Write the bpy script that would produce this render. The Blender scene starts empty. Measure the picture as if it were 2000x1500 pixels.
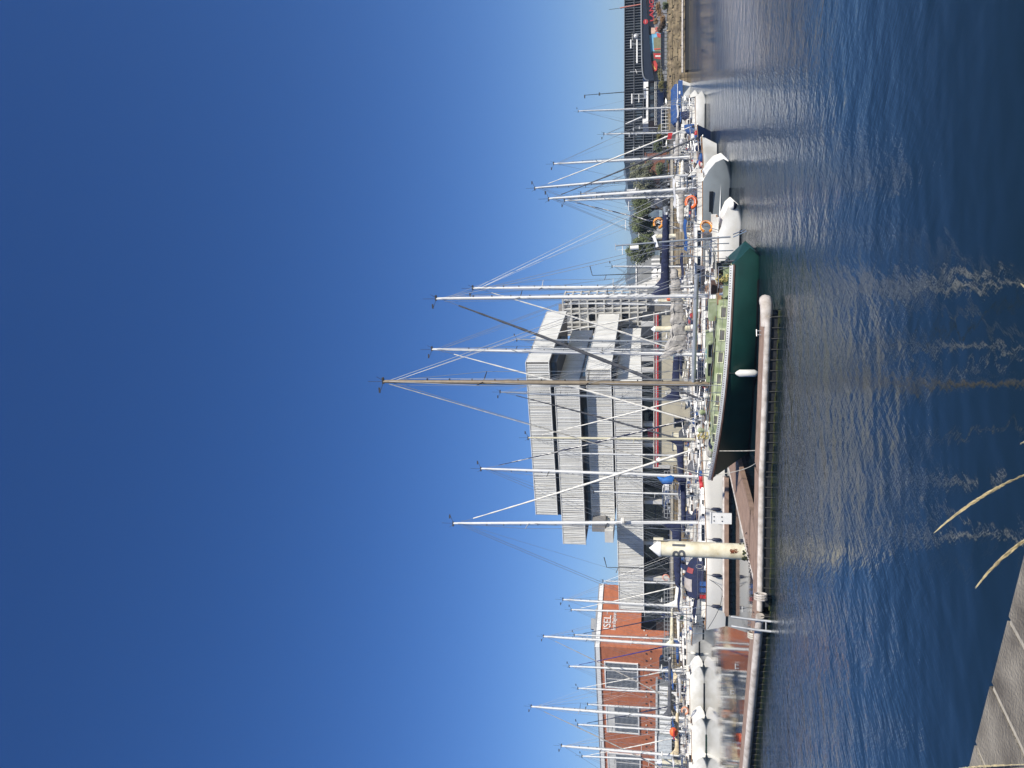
import bpy, bmesh, math, random
from mathutils import Vector, Matrix
rnd = random.Random(11)
sc = bpy.context.scene
col = sc.collection
R = math.radians

# ------------------------------------------------------------------ camera, sky, sun, exposure
F = 1500.0                      # focal length in photo pixels (photo is 2000 x 1500, held upright: world up is picture left)
H = 4.3                         # eye height above the water
PT = math.atan(295 / 1500)      # pitch up
cP, sP = math.cos(PT), math.sin(PT)
cam = bpy.data.objects.new('camera', bpy.data.cameras.new('camera'))
col.objects.link(cam)
Fv, Rv, Uv = Vector((0, cP, sP)), Vector((1, 0, 0)), Vector((0, -sP, cP))
m = Matrix((( -Uv.x, Rv.x, -Fv.x, 0), (-Uv.y, Rv.y, -Fv.y, 0), (-Uv.z, Rv.z, -Fv.z, H), (0, 0, 0, 1)))
cam.matrix_world = m
cam.data.sensor_fit = 'HORIZONTAL'; cam.data.sensor_width = 36
cam.data.lens = F / 2000 * 36
cam.data.clip_start = 0.1; cam.data.clip_end = 20000
sc.camera = cam

SUN_EL, SUN_AZ = 44, 148        # azimuth measured clockwise from +Y (north)
w = bpy.data.worlds.new('World'); sc.world = w; w.use_nodes = True
nt = w.node_tree; nt.nodes.clear()
sky = nt.nodes.new('ShaderNodeTexSky'); sky.sky_type = 'NISHITA'; sky.sun_disc = False
sky.sun_elevation = R(SUN_EL); sky.sun_rotation = R(SUN_AZ)
sky.altitude = 0; sky.air_density = 0.7; sky.dust_density = 0.3; sky.ozone_density = 3.0
bg = nt.nodes.new('ShaderNodeBackground'); bg.inputs[1].default_value = 0.088
wo = nt.nodes.new('ShaderNodeOutputWorld')
hs = nt.nodes.new('ShaderNodeHueSaturation'); hs.inputs['Saturation'].default_value = 1.30; hs.inputs['Hue'].default_value = 0.512; hs.inputs['Value'].default_value = 1.04
nt.links.new(sky.outputs[0], hs.inputs['Color']); nt.links.new(hs.outputs[0], bg.inputs[0]); nt.links.new(bg.outputs[0], wo.inputs[0])
sun = bpy.data.objects.new('sun', bpy.data.lights.new('sun', 'SUN')); col.objects.link(sun)
sun.data.energy = 4.8; sun.data.angle = R(0.53); sun.data.color = (1.0, 0.94, 0.84)
sd = Vector((math.sin(R(SUN_AZ)) * math.cos(R(SUN_EL)), math.cos(R(SUN_AZ)) * math.cos(R(SUN_EL)), math.sin(R(SUN_EL))))
sun.rotation_euler = sd.to_track_quat('Z', 'Y').to_euler()
sun.location = (0, 0, 60)
sc.view_settings.view_transform = 'Standard'; sc.view_settings.look = 'None'
sc.view_settings.exposure = 0.38; sc.view_settings.gamma = 1.0; sc.view_settings.use_curve_mapping = False

# ------------------------------------------------------------------ helpers
def ray(x, y):
    a, b = (750 - y) / F, (1000 - x) / F
    return Vector((a, cP - b * sP, sP + b * cP))
def atz(x, y, z):
    d = ray(x, y); t = (z - H) / d.z
    return Vector((d.x * t, d.y * t, z))
def aty(x, y, Y):
    d = ray(x, y); t = Y / d.y
    return Vector((d.x * t, Y, H + d.z * t))

MATS = {}
def mat(name, c, rough=0.6, metal=0.0, var=0.12, scale=3.0, bump=0.0, bscale=20.0, spec=0.5, coord='Object', dirt=None):
    if name in MATS: return MATS[name]
    M = bpy.data.materials.new(name); M.use_nodes = True
    n = M.node_tree; b = n.nodes['Principled BSDF']
    b.inputs['Roughness'].default_value = rough; b.inputs['Metallic'].default_value = metal
    b.inputs['Specular IOR Level'].default_value = spec
    tc = n.nodes.new('ShaderNodeTexCoord')
    nz = n.nodes.new('ShaderNodeTexNoise'); nz.inputs['Scale'].default_value = scale; nz.inputs['Detail'].default_value = 6
    n.links.new(tc.outputs[coord], nz.inputs['Vector'])
    cr = n.nodes.new('ShaderNodeValToRGB')
    d = dirt or tuple(max(0, v * (1 - var * 1.6)) for v in c)
    cr.color_ramp.elements[0].position = 0.34; cr.color_ramp.elements[0].color = (*d, 1)
    cr.color_ramp.elements[1].position = 0.62; cr.color_ramp.elements[1].color = (*[min(1, v * (1 + var * 0.5)) for v in c], 1)
    n.links.new(nz.outputs['Fac'], cr.inputs[0]); n.links.new(cr.outputs[0], b.inputs['Base Color'])
    if bump > 0:
        n2 = n.nodes.new('ShaderNodeTexNoise'); n2.inputs['Scale'].default_value = bscale; n2.inputs['Detail'].default_value = 5
        n.links.new(tc.outputs[coord], n2.inputs['Vector'])
        bp = n.nodes.new('ShaderNodeBump'); bp.inputs['Strength'].default_value = bump; bp.inputs['Distance'].default_value = 0.05
        n.links.new(n2.outputs['Fac'], bp.inputs['Height']); n.links.new(bp.outputs[0], b.inputs['Normal'])
    MATS[name] = M
    return M

class MB:
    def __init__(s): s.v = []; s.f = []; s.m = []
    def add(s, vs, fs, mi=0):
        o = len(s.v); s.v += [tuple(p) for p in vs]
        s.f += [tuple(i + o for i in f) for f in fs]; s.m += [mi] * len(fs)
        return s
    def box(s, c, d, rz=0, mi=0, M=None):
        x, y, z = d[0] / 2, d[1] / 2, d[2] / 2
        vs = [Vector((sx * x, sy * y, sz * z)) for sz in (-1, 1) for sy in (-1, 1) for sx in (-1, 1)]
        rot = M or Matrix.Rotation(rz, 3, 'Z')
        vs = [rot @ v + Vector(c) for v in vs]
        return s.add(vs, [(0, 2, 3, 1), (4, 5, 7, 6), (0, 1, 5, 4), (2, 6, 7, 3), (0, 4, 6, 2), (1, 3, 7, 5)], mi)
    def tube(s, p0, p1, r0, r1=None, n=6, mi=0, cap=True):
        r1 = r0 if r1 is None else r1
        return s.path([p0, p1], [r0, r1], n, mi, cap)
    def path(s, pts, r, n=6, mi=0, cap=True, spiral=None, sq=1.0):
        pts = [Vector(p) for p in pts]
        if not isinstance(r, (list, tuple)): r = [r] * len(pts)
        o = len(s.v); up = None
        for i, p in enumerate(pts):
            a = pts[min(i + 1, len(pts) - 1)] - pts[max(i - 1, 0)]
            if a.length < 1e-9: a = Vector((0, 0, 1))
            a.normalize()
            if up is None: up = Vector((0, 0, 1)) if abs(a.z) < 0.9 else Vector((0, 1, 0))
            u = a.cross(up)
            if u.length < 1e-4: u = a.cross(Vector((1, 0, 0)))
            u.normalize(); v = u.cross(a).normalized(); up = v
            for k in range(n):
                t = 2 * math.pi * k / n
                s.v.append(tuple(p + u * (math.cos(t) * r[i]) + v * (math.sin(t) * r[i] * sq)))
        for i in range(len(pts) - 1):
            for k in range(n):
                k2 = (k + 1) % n
                s.f.append((o + i * n + k, o + i * n + k2, o + (i + 1) * n + k2, o + (i + 1) * n + k))
                s.m.append(mi if not spiral else (spiral if ((i + k * 2) % n) < n // 3 else mi))
        if cap:
            s.f.append(tuple(o + k for k in range(n))[::-1]); s.m.append(mi)
            e = o + (len(pts) - 1) * n
            s.f.append(tuple(e + k for k in range(n))); s.m.append(mi)
        return s
    def grid(s, rows, mi=0, close=False):
        o = len(s.v); n = len(rows[0])
        for r_ in rows: s.v += [tuple(p) for p in r_]
        for i in range(len(rows) - 1):
            for k in range(n if close else n - 1):
                k2 = (k + 1) % n
                s.f.append((o + i * n + k, o + i * n + k2, o + (i + 1) * n + k2, o + (i + 1) * n + k)); s.m.append(mi)
        return s
    def prism(s, poly, z0, z1, mi=0, mt=None):
        n = len(poly)
        vs = [(p[0], p[1], z0) for p in poly] + [(p[0], p[1], z1) for p in poly]
        s.add(vs, [(k, (k + 1) % n, n + (k + 1) % n, n + k) for k in range(n)], mi)
        o = len(s.v) - 2 * n
        s.f.append(tuple(o + k for k in range(n))[::-1]); s.m.append(mi)
        s.f.append(tuple(o + n + k for k in range(n))); s.m.append(mi if mt is None else mt)
        return s
    def lathe(s, c, prof, n=16, mi=0):
        rows = [[(c[0] + r * math.cos(2 * math.pi * k / n), c[1] + r * math.sin(2 * math.pi * k / n), c[2] + z) for k in range(n)] for r, z in prof]
        return s.grid(rows, mi, True)
    def sphere(s, c, r, n=10, mi=0, sc3=(1, 1, 1)):
        rows = []
        for i in range(n // 2 + 2):
            t = math.pi * i / (n // 2 + 1)
            rows.append([(c[0] + sc3[0] * r * math.sin(t) * math.cos(2 * math.pi * k / n), c[1] + sc3[1] * r * math.sin(t) * math.sin(2 * math.pi * k / n), c[2] - sc3[2] * r * math.cos(t)) for k in range(n)])
        return s.grid(rows, mi, True)
    def build(s, name, mats, parent=None, smooth=False, uv=False, ang=None):
        me = bpy.data.meshes.new(name)
        me.from_pydata(s.v, [], s.f)
        if not isinstance(mats, (list, tuple)): mats = [mats]
        for q in mats: me.materials.append(q)
        if len(mats) > 1: me.polygons.foreach_set('material_index', s.m)
        if smooth: me.polygons.foreach_set('use_smooth', [True] * len(me.polygons))
        me.update(); me.validate()
        bm = bmesh.new(); bm.from_mesh(me); bmesh.ops.recalc_face_normals(bm, faces=bm.faces); bm.to_mesh(me); bm.free()
        if smooth:
            try: me.set_sharp_from_angle(angle=R(ang or 50))
            except Exception: pass
        if uv:
            ul = me.uv_layers.new(name='UVMap')
            for p in me.polygons:
                nn = p.normal
                t = Vector((-nn.y, nn.x, 0))
                flat = abs(nn.z) > 0.7 or t.length < 1e-4
                if not flat: t.normalize()
                for li in p.loop_indices:
                    co = me.vertices[me.loops[li].vertex_index].co
                    ul.data[li].uv = (co.x, co.y) if flat else (co.dot(t), co.z)
        o = bpy.data.objects.new(name, me); col.objects.link(o)
        if parent: o.parent = parent
        return o

def thing(name, label, cat, loc=(0, 0, 0), rz=0, group=None):
    o = bpy.data.objects.new(name, None); col.objects.link(o)
    o.location = loc; o.rotation_euler = (0, 0, rz)
    o['label'] = label; o['category'] = cat
    if group: o['group'] = group
    o.empty_display_size = 0.3
    return o
def tag(o, label, cat, group=None):
    o['label'] = label; o['category'] = cat
    if group: o['group'] = group
    return o
def struct(o, kind='structure'):
    o['kind'] = kind; return o
def dup(root, loc, rz=0, label=None, group=None):
    r = root.copy(); col.objects.link(r); r.location = loc; r.rotation_euler = (0, 0, rz)
    if label: r['label'] = label
    if group: r['group'] = group
    for ch in list(root.children):
        c = ch.copy(); col.objects.link(c); c.parent = r
        for g in ch.children:
            d = g.copy(); col.objects.link(d); d.parent = c
    return r
def text_mb(txt, size, depth, bold=0.0):
    cu = bpy.data.curves.new('t', 'FONT'); cu.body = txt; cu.size = size; cu.extrude = depth; cu.resolution_u = 4; cu.offset = bold
    ob = bpy.data.objects.new('t', cu); col.objects.link(ob)
    dg = bpy.context.evaluated_depsgraph_get()
    me = bpy.data.meshes.new_from_object(ob.evaluated_get(dg))
    vs = [v.co.copy() for v in me.vertices]; fs = [tuple(p.vertices) for p in me.polygons]
    bpy.data.objects.remove(ob); bpy.data.meshes.remove(me); bpy.data.curves.remove(cu)
    return vs, fs

# ------------------------------------------------------------------ materials
white = mat('gelcoat_white', (0.80, 0.79, 0.75), 0.28, var=0.05, scale=1.3, dirt=(0.68, 0.66, 0.60))
whiteb = mat('paint_white', (0.78, 0.78, 0.76), 0.5, var=0.06)
cream = mat('paint_cream', (0.72, 0.67, 0.50), 0.55, var=0.12, scale=1.2, dirt=(0.58, 0.52, 0.36))
deckm = mat('deck_nonskid', (0.66, 0.65, 0.61), 0.8, var=0.1, scale=4, bump=0.2, bscale=60)
teak = mat('teak', (0.30, 0.17, 0.09), 0.7, var=0.25, scale=6)
alu = mat('anodised_aluminium', (0.62, 0.63, 0.63), 0.42, 0.6, var=0.06)
mastw = mat('mast_white', (0.76, 0.76, 0.74), 0.4, 0.1, var=0.05)
mastg = mat('mast_grey', (0.36, 0.39, 0.42), 0.45, 0.4, var=0.08)
mastb = mat('mast_bronze', (0.32, 0.255, 0.175), 0.42, 0.35, var=0.1)
mastc = mat('mast_cream', (0.62, 0.58, 0.42), 0.45, 0.0, var=0.08)
steel = mat('stainless', (0.60, 0.60, 0.60), 0.25, 0.9, var=0.04)
wire = mat('rigging_wire', (0.30, 0.31, 0.32), 0.4, 0.6, var=0.05)
navy = mat('canvas_navy', (0.012, 0.019, 0.06), 0.85, var=0.2, scale=5, bump=0.5, bscale=9)
navyh = mat('hull_navy', (0.010, 0.018, 0.05), 0.18, var=0.1)
blue = mat('canvas_blue', (0.02, 0.08, 0.26), 0.7, var=0.15, scale=4, bump=0.5, bscale=8)
greyc = mat('canvas_grey', (0.42, 0.40, 0.37), 0.9, var=0.2, scale=3, bump=0.8, bscale=6)
dkgrey = mat('canvas_charcoal', (0.09, 0.095, 0.11), 0.9, var=0.2, bump=0.5, bscale=9)
sailw = mat('sailcloth', (0.76, 0.74, 0.68), 0.8, var=0.08, scale=3, bump=0.4, bscale=7)
sandc = mat('canvas_sand', (0.60, 0.50, 0.33), 0.85, var=0.12, bump=0.5, bscale=8)
black = mat('rubber_black', (0.012, 0.012, 0.014), 0.6, var=0.1)
glass = mat('tinted_glass', (0.012, 0.016, 0.022), 0.08, var=0.1)
gglass = mat('window_glass_blue', (0.03, 0.05, 0.08), 0.06, 0.0, var=0.2, scale=0.3)
greenh = mat('hull_green', (0.005, 0.043, 0.034), 0.45, var=0.12, scale=1.5, bump=0.15, bscale=2.5)
greend = mat('deck_green', (0.345, 0.385, 0.255), 0.65, var=0.12, scale=2.5, dirt=(0.22, 0.27, 0.13), bump=0.1)
greyh = mat('hull_grey', (0.27, 0.30, 0.31), 0.38, 0.1, var=0.08, scale=1.2)
blackh = mat('hull_black', (0.02, 0.02, 0.022), 0.35, var=0.2)
redh = mat('paint_red', (0.42, 0.025, 0.03), 0.5, var=0.1)
orange = mat('foam_orange', (0.80, 0.14, 0.03), 0.6, var=0.06)
amber = mat('foam_amber', (0.75, 0.28, 0.03), 0.6, var=0.06)
yellow = mat('rope_yellow', (0.50, 0.42, 0.16), 0.8, var=0.15)
rope = mat('rope_dark', (0.05, 0.05, 0.055), 0.9, var=0.2)
ropew = mat('rope_pale', (0.5, 0.48, 0.42), 0.9, var=0.2)
antif = mat('boot_stripe_dark', (0.015, 0.02, 0.035), 0.5, var=0.1)
bluestripe = mat('stripe_blue', (0.015, 0.03, 0.12), 0.3, var=0.05)
fendw = mat('fender_vinyl', (0.72, 0.71, 0.66), 0.45, var=0.08)
fendd = mat('fender_dark', (0.02, 0.025, 0.05), 0.5, var=0.1)
teal = mat('canvas_teal', (0.10, 0.24, 0.28), 0.4, var=0.12)
wooddeck = mat('pontoon_planks', (0.29, 0.195, 0.145), 0.85, var=0.15, scale=2.2, bump=0.3, bscale=40)
concw = mat('pontoon_edge', (0.54, 0.50, 0.46), 0.75, var=0.12, scale=3, dirt=(0.36, 0.32, 0.28), bump=0.2)
floatm = mat('pontoon_float', (0.022, 0.024, 0.026), 0.6, var=0.3, scale=6)
algae = mat('algae', (0.045, 0.055, 0.015), 0.9, var=0.4, scale=12, bump=0.6, bscale=30)
galv = mat('galvanised_steel', (0.45, 0.46, 0.46), 0.5, 0.5, var=0.12)
pilem = mat('pile_cream', (0.78, 0.74, 0.58), 0.5, var=0.12, scale=1.6, dirt=(0.55, 0.49, 0.33), bump=0.05)
stencil = mat('stencil_grey', (0.10, 0.11, 0.12), 0.7, var=0.1)
rust = mat('rust', (0.20, 0.055, 0.02), 0.9, var=0.4, scale=14)
# ------------------------------------------------------------------ water
def water_material():
    M = bpy.data.materials.new('harbour_water'); M.use_nodes = True
    n = M.node_tree; L = n.links; b = n.nodes['Principled BSDF']
    b.inputs['Base Color'].default_value = (0.006, 0.016, 0.024, 1)
    b.inputs['Roughness'].default_value = 0.018; b.inputs['IOR'].default_value = 1.333
    g = n.nodes.new('ShaderNodeNewGeometry')
    def mp(sc3, rot=0):
        q = n.nodes.new('ShaderNodeMapping'); q.vector_type = 'TEXTURE'; q.inputs['Scale'].default_value = sc3; q.inputs['Rotation'].default_value = (0, 0, rot)
        L.new(g.outputs['Position'], q.inputs['Vector']); return q
    def noise(q, s, d, r=0.5, dist=0.0):
        z = n.nodes.new('ShaderNodeTexNoise'); z.inputs['Scale'].default_value = s; z.inputs['Detail'].default_value = d
        z.inputs['Roughness'].default_value = r; z.inputs['Distortion'].default_value = dist
        L.new(q.outputs[0], z.inputs['Vector']); return z
    def mth(op, a, c=None):
        k = n.nodes.new('ShaderNodeMath'); k.operation = op
        for i, x in enumerate((a, c)):
            if x is None: continue
            if isinstance(x, (int, float)): k.inputs[i].default_value = x
            else: L.new(x, k.inputs[i])
        return k.outputs[0]
    # crossing wind ripples plus a slow swell
    r1 = noise(mp((0.85, 0.19, 1), R(60)), 1.0, 3, 0.6, 0.2)
    r2 = noise(mp((0.75, 0.17, 1), R(-56)), 1.0, 3, 0.6, 0.2)
    r3 = noise(mp((1.7, 1.3, 1), R(10)), 1.0, 2)
    h = mth('ADD', mth('MULTIPLY', r1.outputs['Fac'], 0.047), mth('MULTIPLY', r2.outputs['Fac'], 0.041))
    # sheltered water behind the walkway lies calm: strength falls with the position behind the walkway line
    sx = n.nodes.new('ShaderNodeSeparateXYZ'); L.new(g.outputs['Position'], sx.inputs[0])
    wob = mth('MULTIPLY', noise(mp((3.3, 3.3, 1)), 1.0, 2).outputs['Fac'], 3.0)
    # behind line through (3,31)-(-9.5,33.6)-(-40,49)
    e1 = mth('SUBTRACT', mth('ADD', sx.outputs['Y'], wob), mth('SUBTRACT', 33.2, mth('MULTIPLY', sx.outputs['X'], 0.21)))
    e2 = mth('SUBTRACT', 2.0, mth('ADD', sx.outputs['X'], wob))
    e = mth('MINIMUM', e1, e2)
    mr = n.nodes.new('ShaderNodeMapRange'); mr.inputs['From Min'].default_value = 0; mr.inputs['From Max'].default_value = 3.0
    mr.inputs['To Min'].default_value = 1.0; mr.inputs['To Max'].default_value = 0.035; L.new(e, mr.inputs['Value'])
    # very near the quay the wind hardly touches the water
    nr = n.nodes.new('ShaderNodeMapRange'); nr.inputs['From Min'].default_value = 12.5; nr.inputs['From Max'].default_value = 30
    nr.inputs['To Min'].default_value = 0.03; nr.inputs['To Max'].default_value = 1.0; L.new(sx.outputs['Y'], nr.inputs['Value'])
    n4 = n.nodes.new('ShaderNodeMapRange'); n4.inputs['From Min'].default_value = 10; n4.inputs['From Max'].default_value = 27
    n4.inputs['To Min'].default_value = 0.36; n4.inputs['To Max'].default_value = 1.0; L.new(sx.outputs['Y'], n4.inputs['Value'])
    gust = noise(mp((16, 9, 1), R(20)), 1.0, 2)
    gm = n.nodes.new('ShaderNodeMapRange'); gm.inputs['From Min'].default_value = .35; gm.inputs['From Max'].default_value = .65; gm.inputs['To Min'].default_value = .55; gm.inputs['To Max'].default_value = 1.25; L.new(gust.outputs['Fac'], gm.inputs['Value'])
    st = mth('MULTIPLY', nr.outputs[0], gm.outputs[0])
    hh = mth('ADD', mth('MULTIPLY', h, st), mth('MULTIPLY', mth('MULTIPLY', r3.outputs['Fac'], 0.085), n4.outputs[0]))
    hh = mth('MULTIPLY', hh, mr.outputs[0])
    bp = n.nodes.new('ShaderNodeBump'); bp.inputs['Strength'].default_value = 1.0; bp.inputs['Distance'].default_value = 1.0
    L.new(hh, bp.inputs['Height']); L.new(bp.outputs[0], b.inputs['Normal'])
    return M
wm = MB().add([(-3000, -300, 0), (3000, -300, 0), (3000, 3000, 0), (-3000, 3000, 0)], [(0, 1, 2, 3)]).build('water', water_material())
struct(wm)
seabed = struct(MB().add([(-3000, -300, -6), (3000, -300, -6), (3000, 3000, -6), (-3000, 3000, -6)], [(0, 1, 2, 3)]).build('seabed', mat('mud', (0.03, 0.035, 0.03), 0.9)))

# ------------------------------------------------------------------ near quay (bottom corner)
QZ = 2.7
conc = mat('quay_concrete', (0.215, 0.195, 0.16), 0.9, var=0.35, scale=3.5, dirt=(0.10, 0.088, 0.072), bump=0.5, bscale=60)
mortar = mat('mortar', (0.40, 0.37, 0.31), 0.95, var=0.15, bump=0.3)
A, B = atz(2000, 1080, QZ), atz(1893, 1500, QZ)
ed = (A - B).normalized(); en = Vector((-ed.y, ed.x, 0))      # en points over the water
if en.y < 0: en = -en
org = B - ed * 40
base = MB()
base.prism([(org + en * -0.02)[:2], (org + ed * 90 + en * -0.02)[:2], (org + ed * 90 - en * 30)[:2], (org - en * 30)[:2]], -5, QZ - 0.006)
struct(base.build('quay_pavement_bed', mortar))
mb = MB()
wdt = [1.62, 1.5, 1.7, 1.45, 1.66]
# joints meet the edge at the photo's joint points
j1 = atz(1962, 1198, QZ); j2 = atz(1931, 1328, QZ)
s1 = (j1 - org).dot(ed); s2 = (j2 - org).dot(ed); dj = abs(s1 - s2)
sk = (atz(1996, 1260, QZ) - j1); skv = sk - en * 0
sl = -skv.dot(ed) / max(1e-6, -skv.dot(en)) * -1
k0 = int(s2 / dj) + 1
edges = [s2 + (i - k0) * dj + (rnd.uniform(-0.03, 0.03) if abs(i - k0) > 3 else 0) for i in range(0, int(90 / dj) + 2)]
slope = skv.dot(ed) / (-skv.dot(en))
for i in range(len(edges) - 1):
    a0, a1 = edges[i] + 0.014, edges[i + 1] - 0.014
    for row, (d0, d1) in enumerate(((0, 3.2), (3.215, 6.4), (6.415, 12))):
        def P_(s_, d_): q = org + ed * (s_ + slope * d_) - en * d_; return (q.x, q.y)
        mb.prism([P_(a0, d0), P_(a1, d0), P_(a1, d1), P_(a0, d1)], -4.9 if row == 0 else QZ - 0.1, QZ + rnd.uniform(-0.003, 0.003))
struct(mb.build('quay_pavement', conc))

# dry grass growing at the quay edge
drym = mat('dry_grass_stem', (0.62, 0.52, 0.30), 0.8, var=0.2, scale=30)
def grass(label, tips, basept):
    t = thing('dry_grass', label, 'grass', basept, group='dry grass stalks on the near quay')
    for pts in tips:
        P3 = [Vector(p) - Vector(basept) for p in pts]
        n_ = 14; cur = []
        for i in range(n_ + 1):
            u = i / n_
            q = (1 - u) ** 2 * P3[0] + 2 * u * (1 - u) * P3[1] + u * u * P3[2]
            cur.append(q)
        MB().path(cur, [0.0022 - 0.0012 * i / n_ for i in range(n_ + 1)], 5).build('stem', drym, t)
        hd = MB()
        for i in range(150):
            u = 0.36 + 0.64 * i / 149
            q = (1 - u) ** 2 * P3[0] + 2 * u * (1 - u) * P3[1] + u * u * P3[2]
            q2 = (1 - u + .02) ** 2 * P3[0] + 2 * (u - .02) * (1 - u + .02) * P3[1] + (u - .02) ** 2 * P3[2]
            d = (q - q2).normalized(); a = rnd.uniform(0, 6.28)
            side = d.orthogonal().normalized(); side.rotate(Matrix.Rotation(a, 3, d))
            wv = math.sin(math.pi * min(1, max(0.05, (u - 0.3) / 0.75)))
            hd.path([q, q + d * 0.018 + side * (0.001 + 0.003 * wv), q + d * 0.034 + side * 0.005 * wv], [0.0006, 0.0013 * (0.4 + wv), 0.0002], 4)
        hd.build('seed_head', drym, t)
    return t
def near(x, y, d): q = ray(x, y).normalized(); return Vector((0, 0, H)) + q * d
g0 = atz(2060, 1010, QZ); g0.z = QZ
grass('dry grass stalk bending over the water, longest of the stalks', [(atz(2120, 900, QZ), near(1985, 905, 3.1), near(1838, 1029, 3.0))], atz(2120, 900, QZ))
grass('dry grass stalk bending just above the corner of the concrete quay', [(atz(2140, 1000, QZ), near(2015, 1015, 2.9), near(1918, 1133, 2.9))], atz(2140, 1000, QZ))
grass('dry grass stalk whose tip barely enters the photo under the green yacht', [(atz(2150, 640, QZ), near(2050, 600, 3.0), near(2010, 567, 3.0))], atz(2150, 640, QZ))
grass('dry grass stalk whose tip barely enters the photo beside the longest stalk', [(atz(2150, 850, QZ), near(2040, 845, 3.0), near(2013, 858, 3.0))], atz(2150, 850, QZ))
grass('dry grass stalk lying flat across the concrete quay', [(atz(2050, 1492, QZ + .02), atz(1960, 1493, QZ + .05), atz(1876, 1500, QZ + .04))], atz(2050, 1492, QZ))

# ------------------------------------------------------------------ far quay, walls, hills
asph = mat('quay_asphalt', (0.11, 0.105, 0.10), 0.9, var=0.25, scale=0.15)
edge = [(-700, 119), (10, 124), (38, 126), (50, 143), (700, 152)]
poly = edge + [(1200, 1500), (-1200, 1500)]
struct(MB().prism(poly, -5, 3.0).build('far_quay_ground', asph))
def stone_mat(name, c1, c2, mo, s=1.0, bw=1.6, bh=0.55, dirt=0.7):
    M = bpy.data.materials.new(name); M.use_nodes = True; n = M.node_tree; b = n.nodes['Principled BSDF']; b.inputs['Roughness'].default_value = 0.92
    uv = n.nodes.new('ShaderNodeTexCoord'); br = n.nodes.new('ShaderNodeTexBrick')
    br.inputs['Color1'].default_value = (*c1, 1); br.inputs['Color2'].default_value = (*c2, 1); br.inputs['Mortar'].default_value = (*mo, 1)
    br.inputs['Scale'].default_value = s; br.inputs['Brick Width'].default_value = bw; br.inputs['Row Height'].default_value = bh
    br.inputs['Mortar Size'].default_value = 0.035 * bh / 0.55; br.inputs['Bias'].default_value = 0.0
    n.links.new(uv.outputs['UV'], br.inputs['Vector'])
    nz = n.nodes.new('ShaderNodeTexNoise'); nz.inputs['Scale'].default_value = 0.9; nz.inputs['Detail'].default_value = 8; n.links.new(uv.outputs['Object'], nz.inputs['Vector'])
    mx = n.nodes.new('ShaderNodeMix'); mx.data_type = 'RGBA'; mx.blend_type = 'MULTIPLY'; mx.inputs['Factor'].default_value = dirt
    cr = n.nodes.new('ShaderNodeValToRGB'); cr.color_ramp.elements[0].position = 0.35; cr.color_ramp.elements[0].color = (.35, .33, .3, 1); cr.color_ramp.elements[1].position = .62; cr.color_ramp.elements[1].color = (1.1, 1.08, 1, 1)
    n.links.new(nz.outputs['Fac'], cr.inputs[0]); n.links.new(br.outputs['Color'], mx.inputs['A']); n.links.new(cr.outputs[0], mx.inputs['B'])
    n.links.new(mx.outputs['Result'], b.inputs['Base Color'])
    bp = n.nodes.new('ShaderNodeBump'); bp.inputs['Strength'].default_value = 0.8; bp.inputs['Distance'].default_value = 0.05
    n.links.new(mx.outputs['Result'], bp.inputs['Height']); n.links.new(bp.outputs[0], b.inputs['Normal'])
    return M
stone = stone_mat('harbour_stone', (0.25, 0.195, 0.125), (0.19, 0.15, 0.095), (0.06, 0.048, 0.03))
t = thing('quay_wall', 'long olive brown stone quay wall behind the moored yachts', 'wall', (-40, 121, 0))
mw = MB(); o_ = Vector((-40, 121, 0))
def wl(p, q, z0, z1, th, dep=0):
    p, q = Vector((*p, 0)) - o_, Vector((*q, 0)) - o_
    d = (q - p).normalized(); nn = Vector((d.y, -d.x, 0))
    return [(p + nn * th)[:2], (q + nn * th)[:2], q[:2], p[:2]], z0, z1
for i in range(2):
    a_ = wl(edge[i], edge[i + 1], -5, 2.72, 0.35); mw.prism(a_[0], a_[1], a_[2])
mw.build('masonry', stone, t, uv=True)
cp = MB()
for i in range(2):
    a_ = wl(edge[i], edge[i + 1], 2.724, 3.12, 0.5); cp.prism(a_[0], a_[1], a_[2])
cp.build('coping', mat('coping_stone', (0.38, 0.35, 0.29), 0.9, var=0.2, scale=.8), t, uv=True)
lad = MB()
for X in (-62, -47, -29, -14, 2, 16):
    lad.box((X + 40 - 0.25, 0.9 - 121 + (119 + (X + 700) / 710 * 5) - 1.6, 1.2), (0.35, 0.3, 3.2))
lad.build('timber_fender', mat('old_timber', (0.10, 0.08, 0.055), 0.9, var=0.3), t)

# right stone embankment: rough blocks of sloping masonry with a lighter path on top
t = thing('stone_embankment', 'brown rubble stone embankment at the end of the basin', 'wall', (90, 139.8, 0))
rows = []
cols_ = 260
prof = [(-1.6, -1.0), (-1.2, 0.5), (-0.9, 1.15), (-0.7, 1.7), (-0.35, 2.35), (0.0, 2.9), (0.3, 3.25), (1.2, 3.42), (2.6, 3.5), (4.2, 3.2)]
mr_ = MB(); rr = random.Random(5)
for z_i, (yy, zz) in enumerate(prof):
    row = []
    for k in range(cols_):
        X = -44 + k * 0.55
        j = 0.0 if z_i in (0, 9) else 0.16
        row.append((X + rr.uniform(-.1, .1), yy + rr.uniform(-j, j) + 2.2 + (X + 44) * 0.014, zz + rr.uniform(-j, j) * 0.8))
    rows.append(row)
mr_.grid(rows)
mr_.build('rubble_face', stone, t, uv=True)
bk = MB()
for i in range(420):
    X = rr.uniform(-43, 60); f = rr.random(); zz = 0.6 + 2.6 * f; yy = -1.15 + 1.3 * f + 2.2 + (X + 44) * 0.014
    M3 = Matrix.Rotation(rr.uniform(-.12, .12), 3, 'Y') @ Matrix.Rotation(rr.uniform(-.15, .15), 3, 'X')
    bk.box((X, yy, zz), (rr.uniform(.5, 1.9), rr.uniform(.3, .5), rr.uniform(.25, .5)), M=M3)
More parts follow.
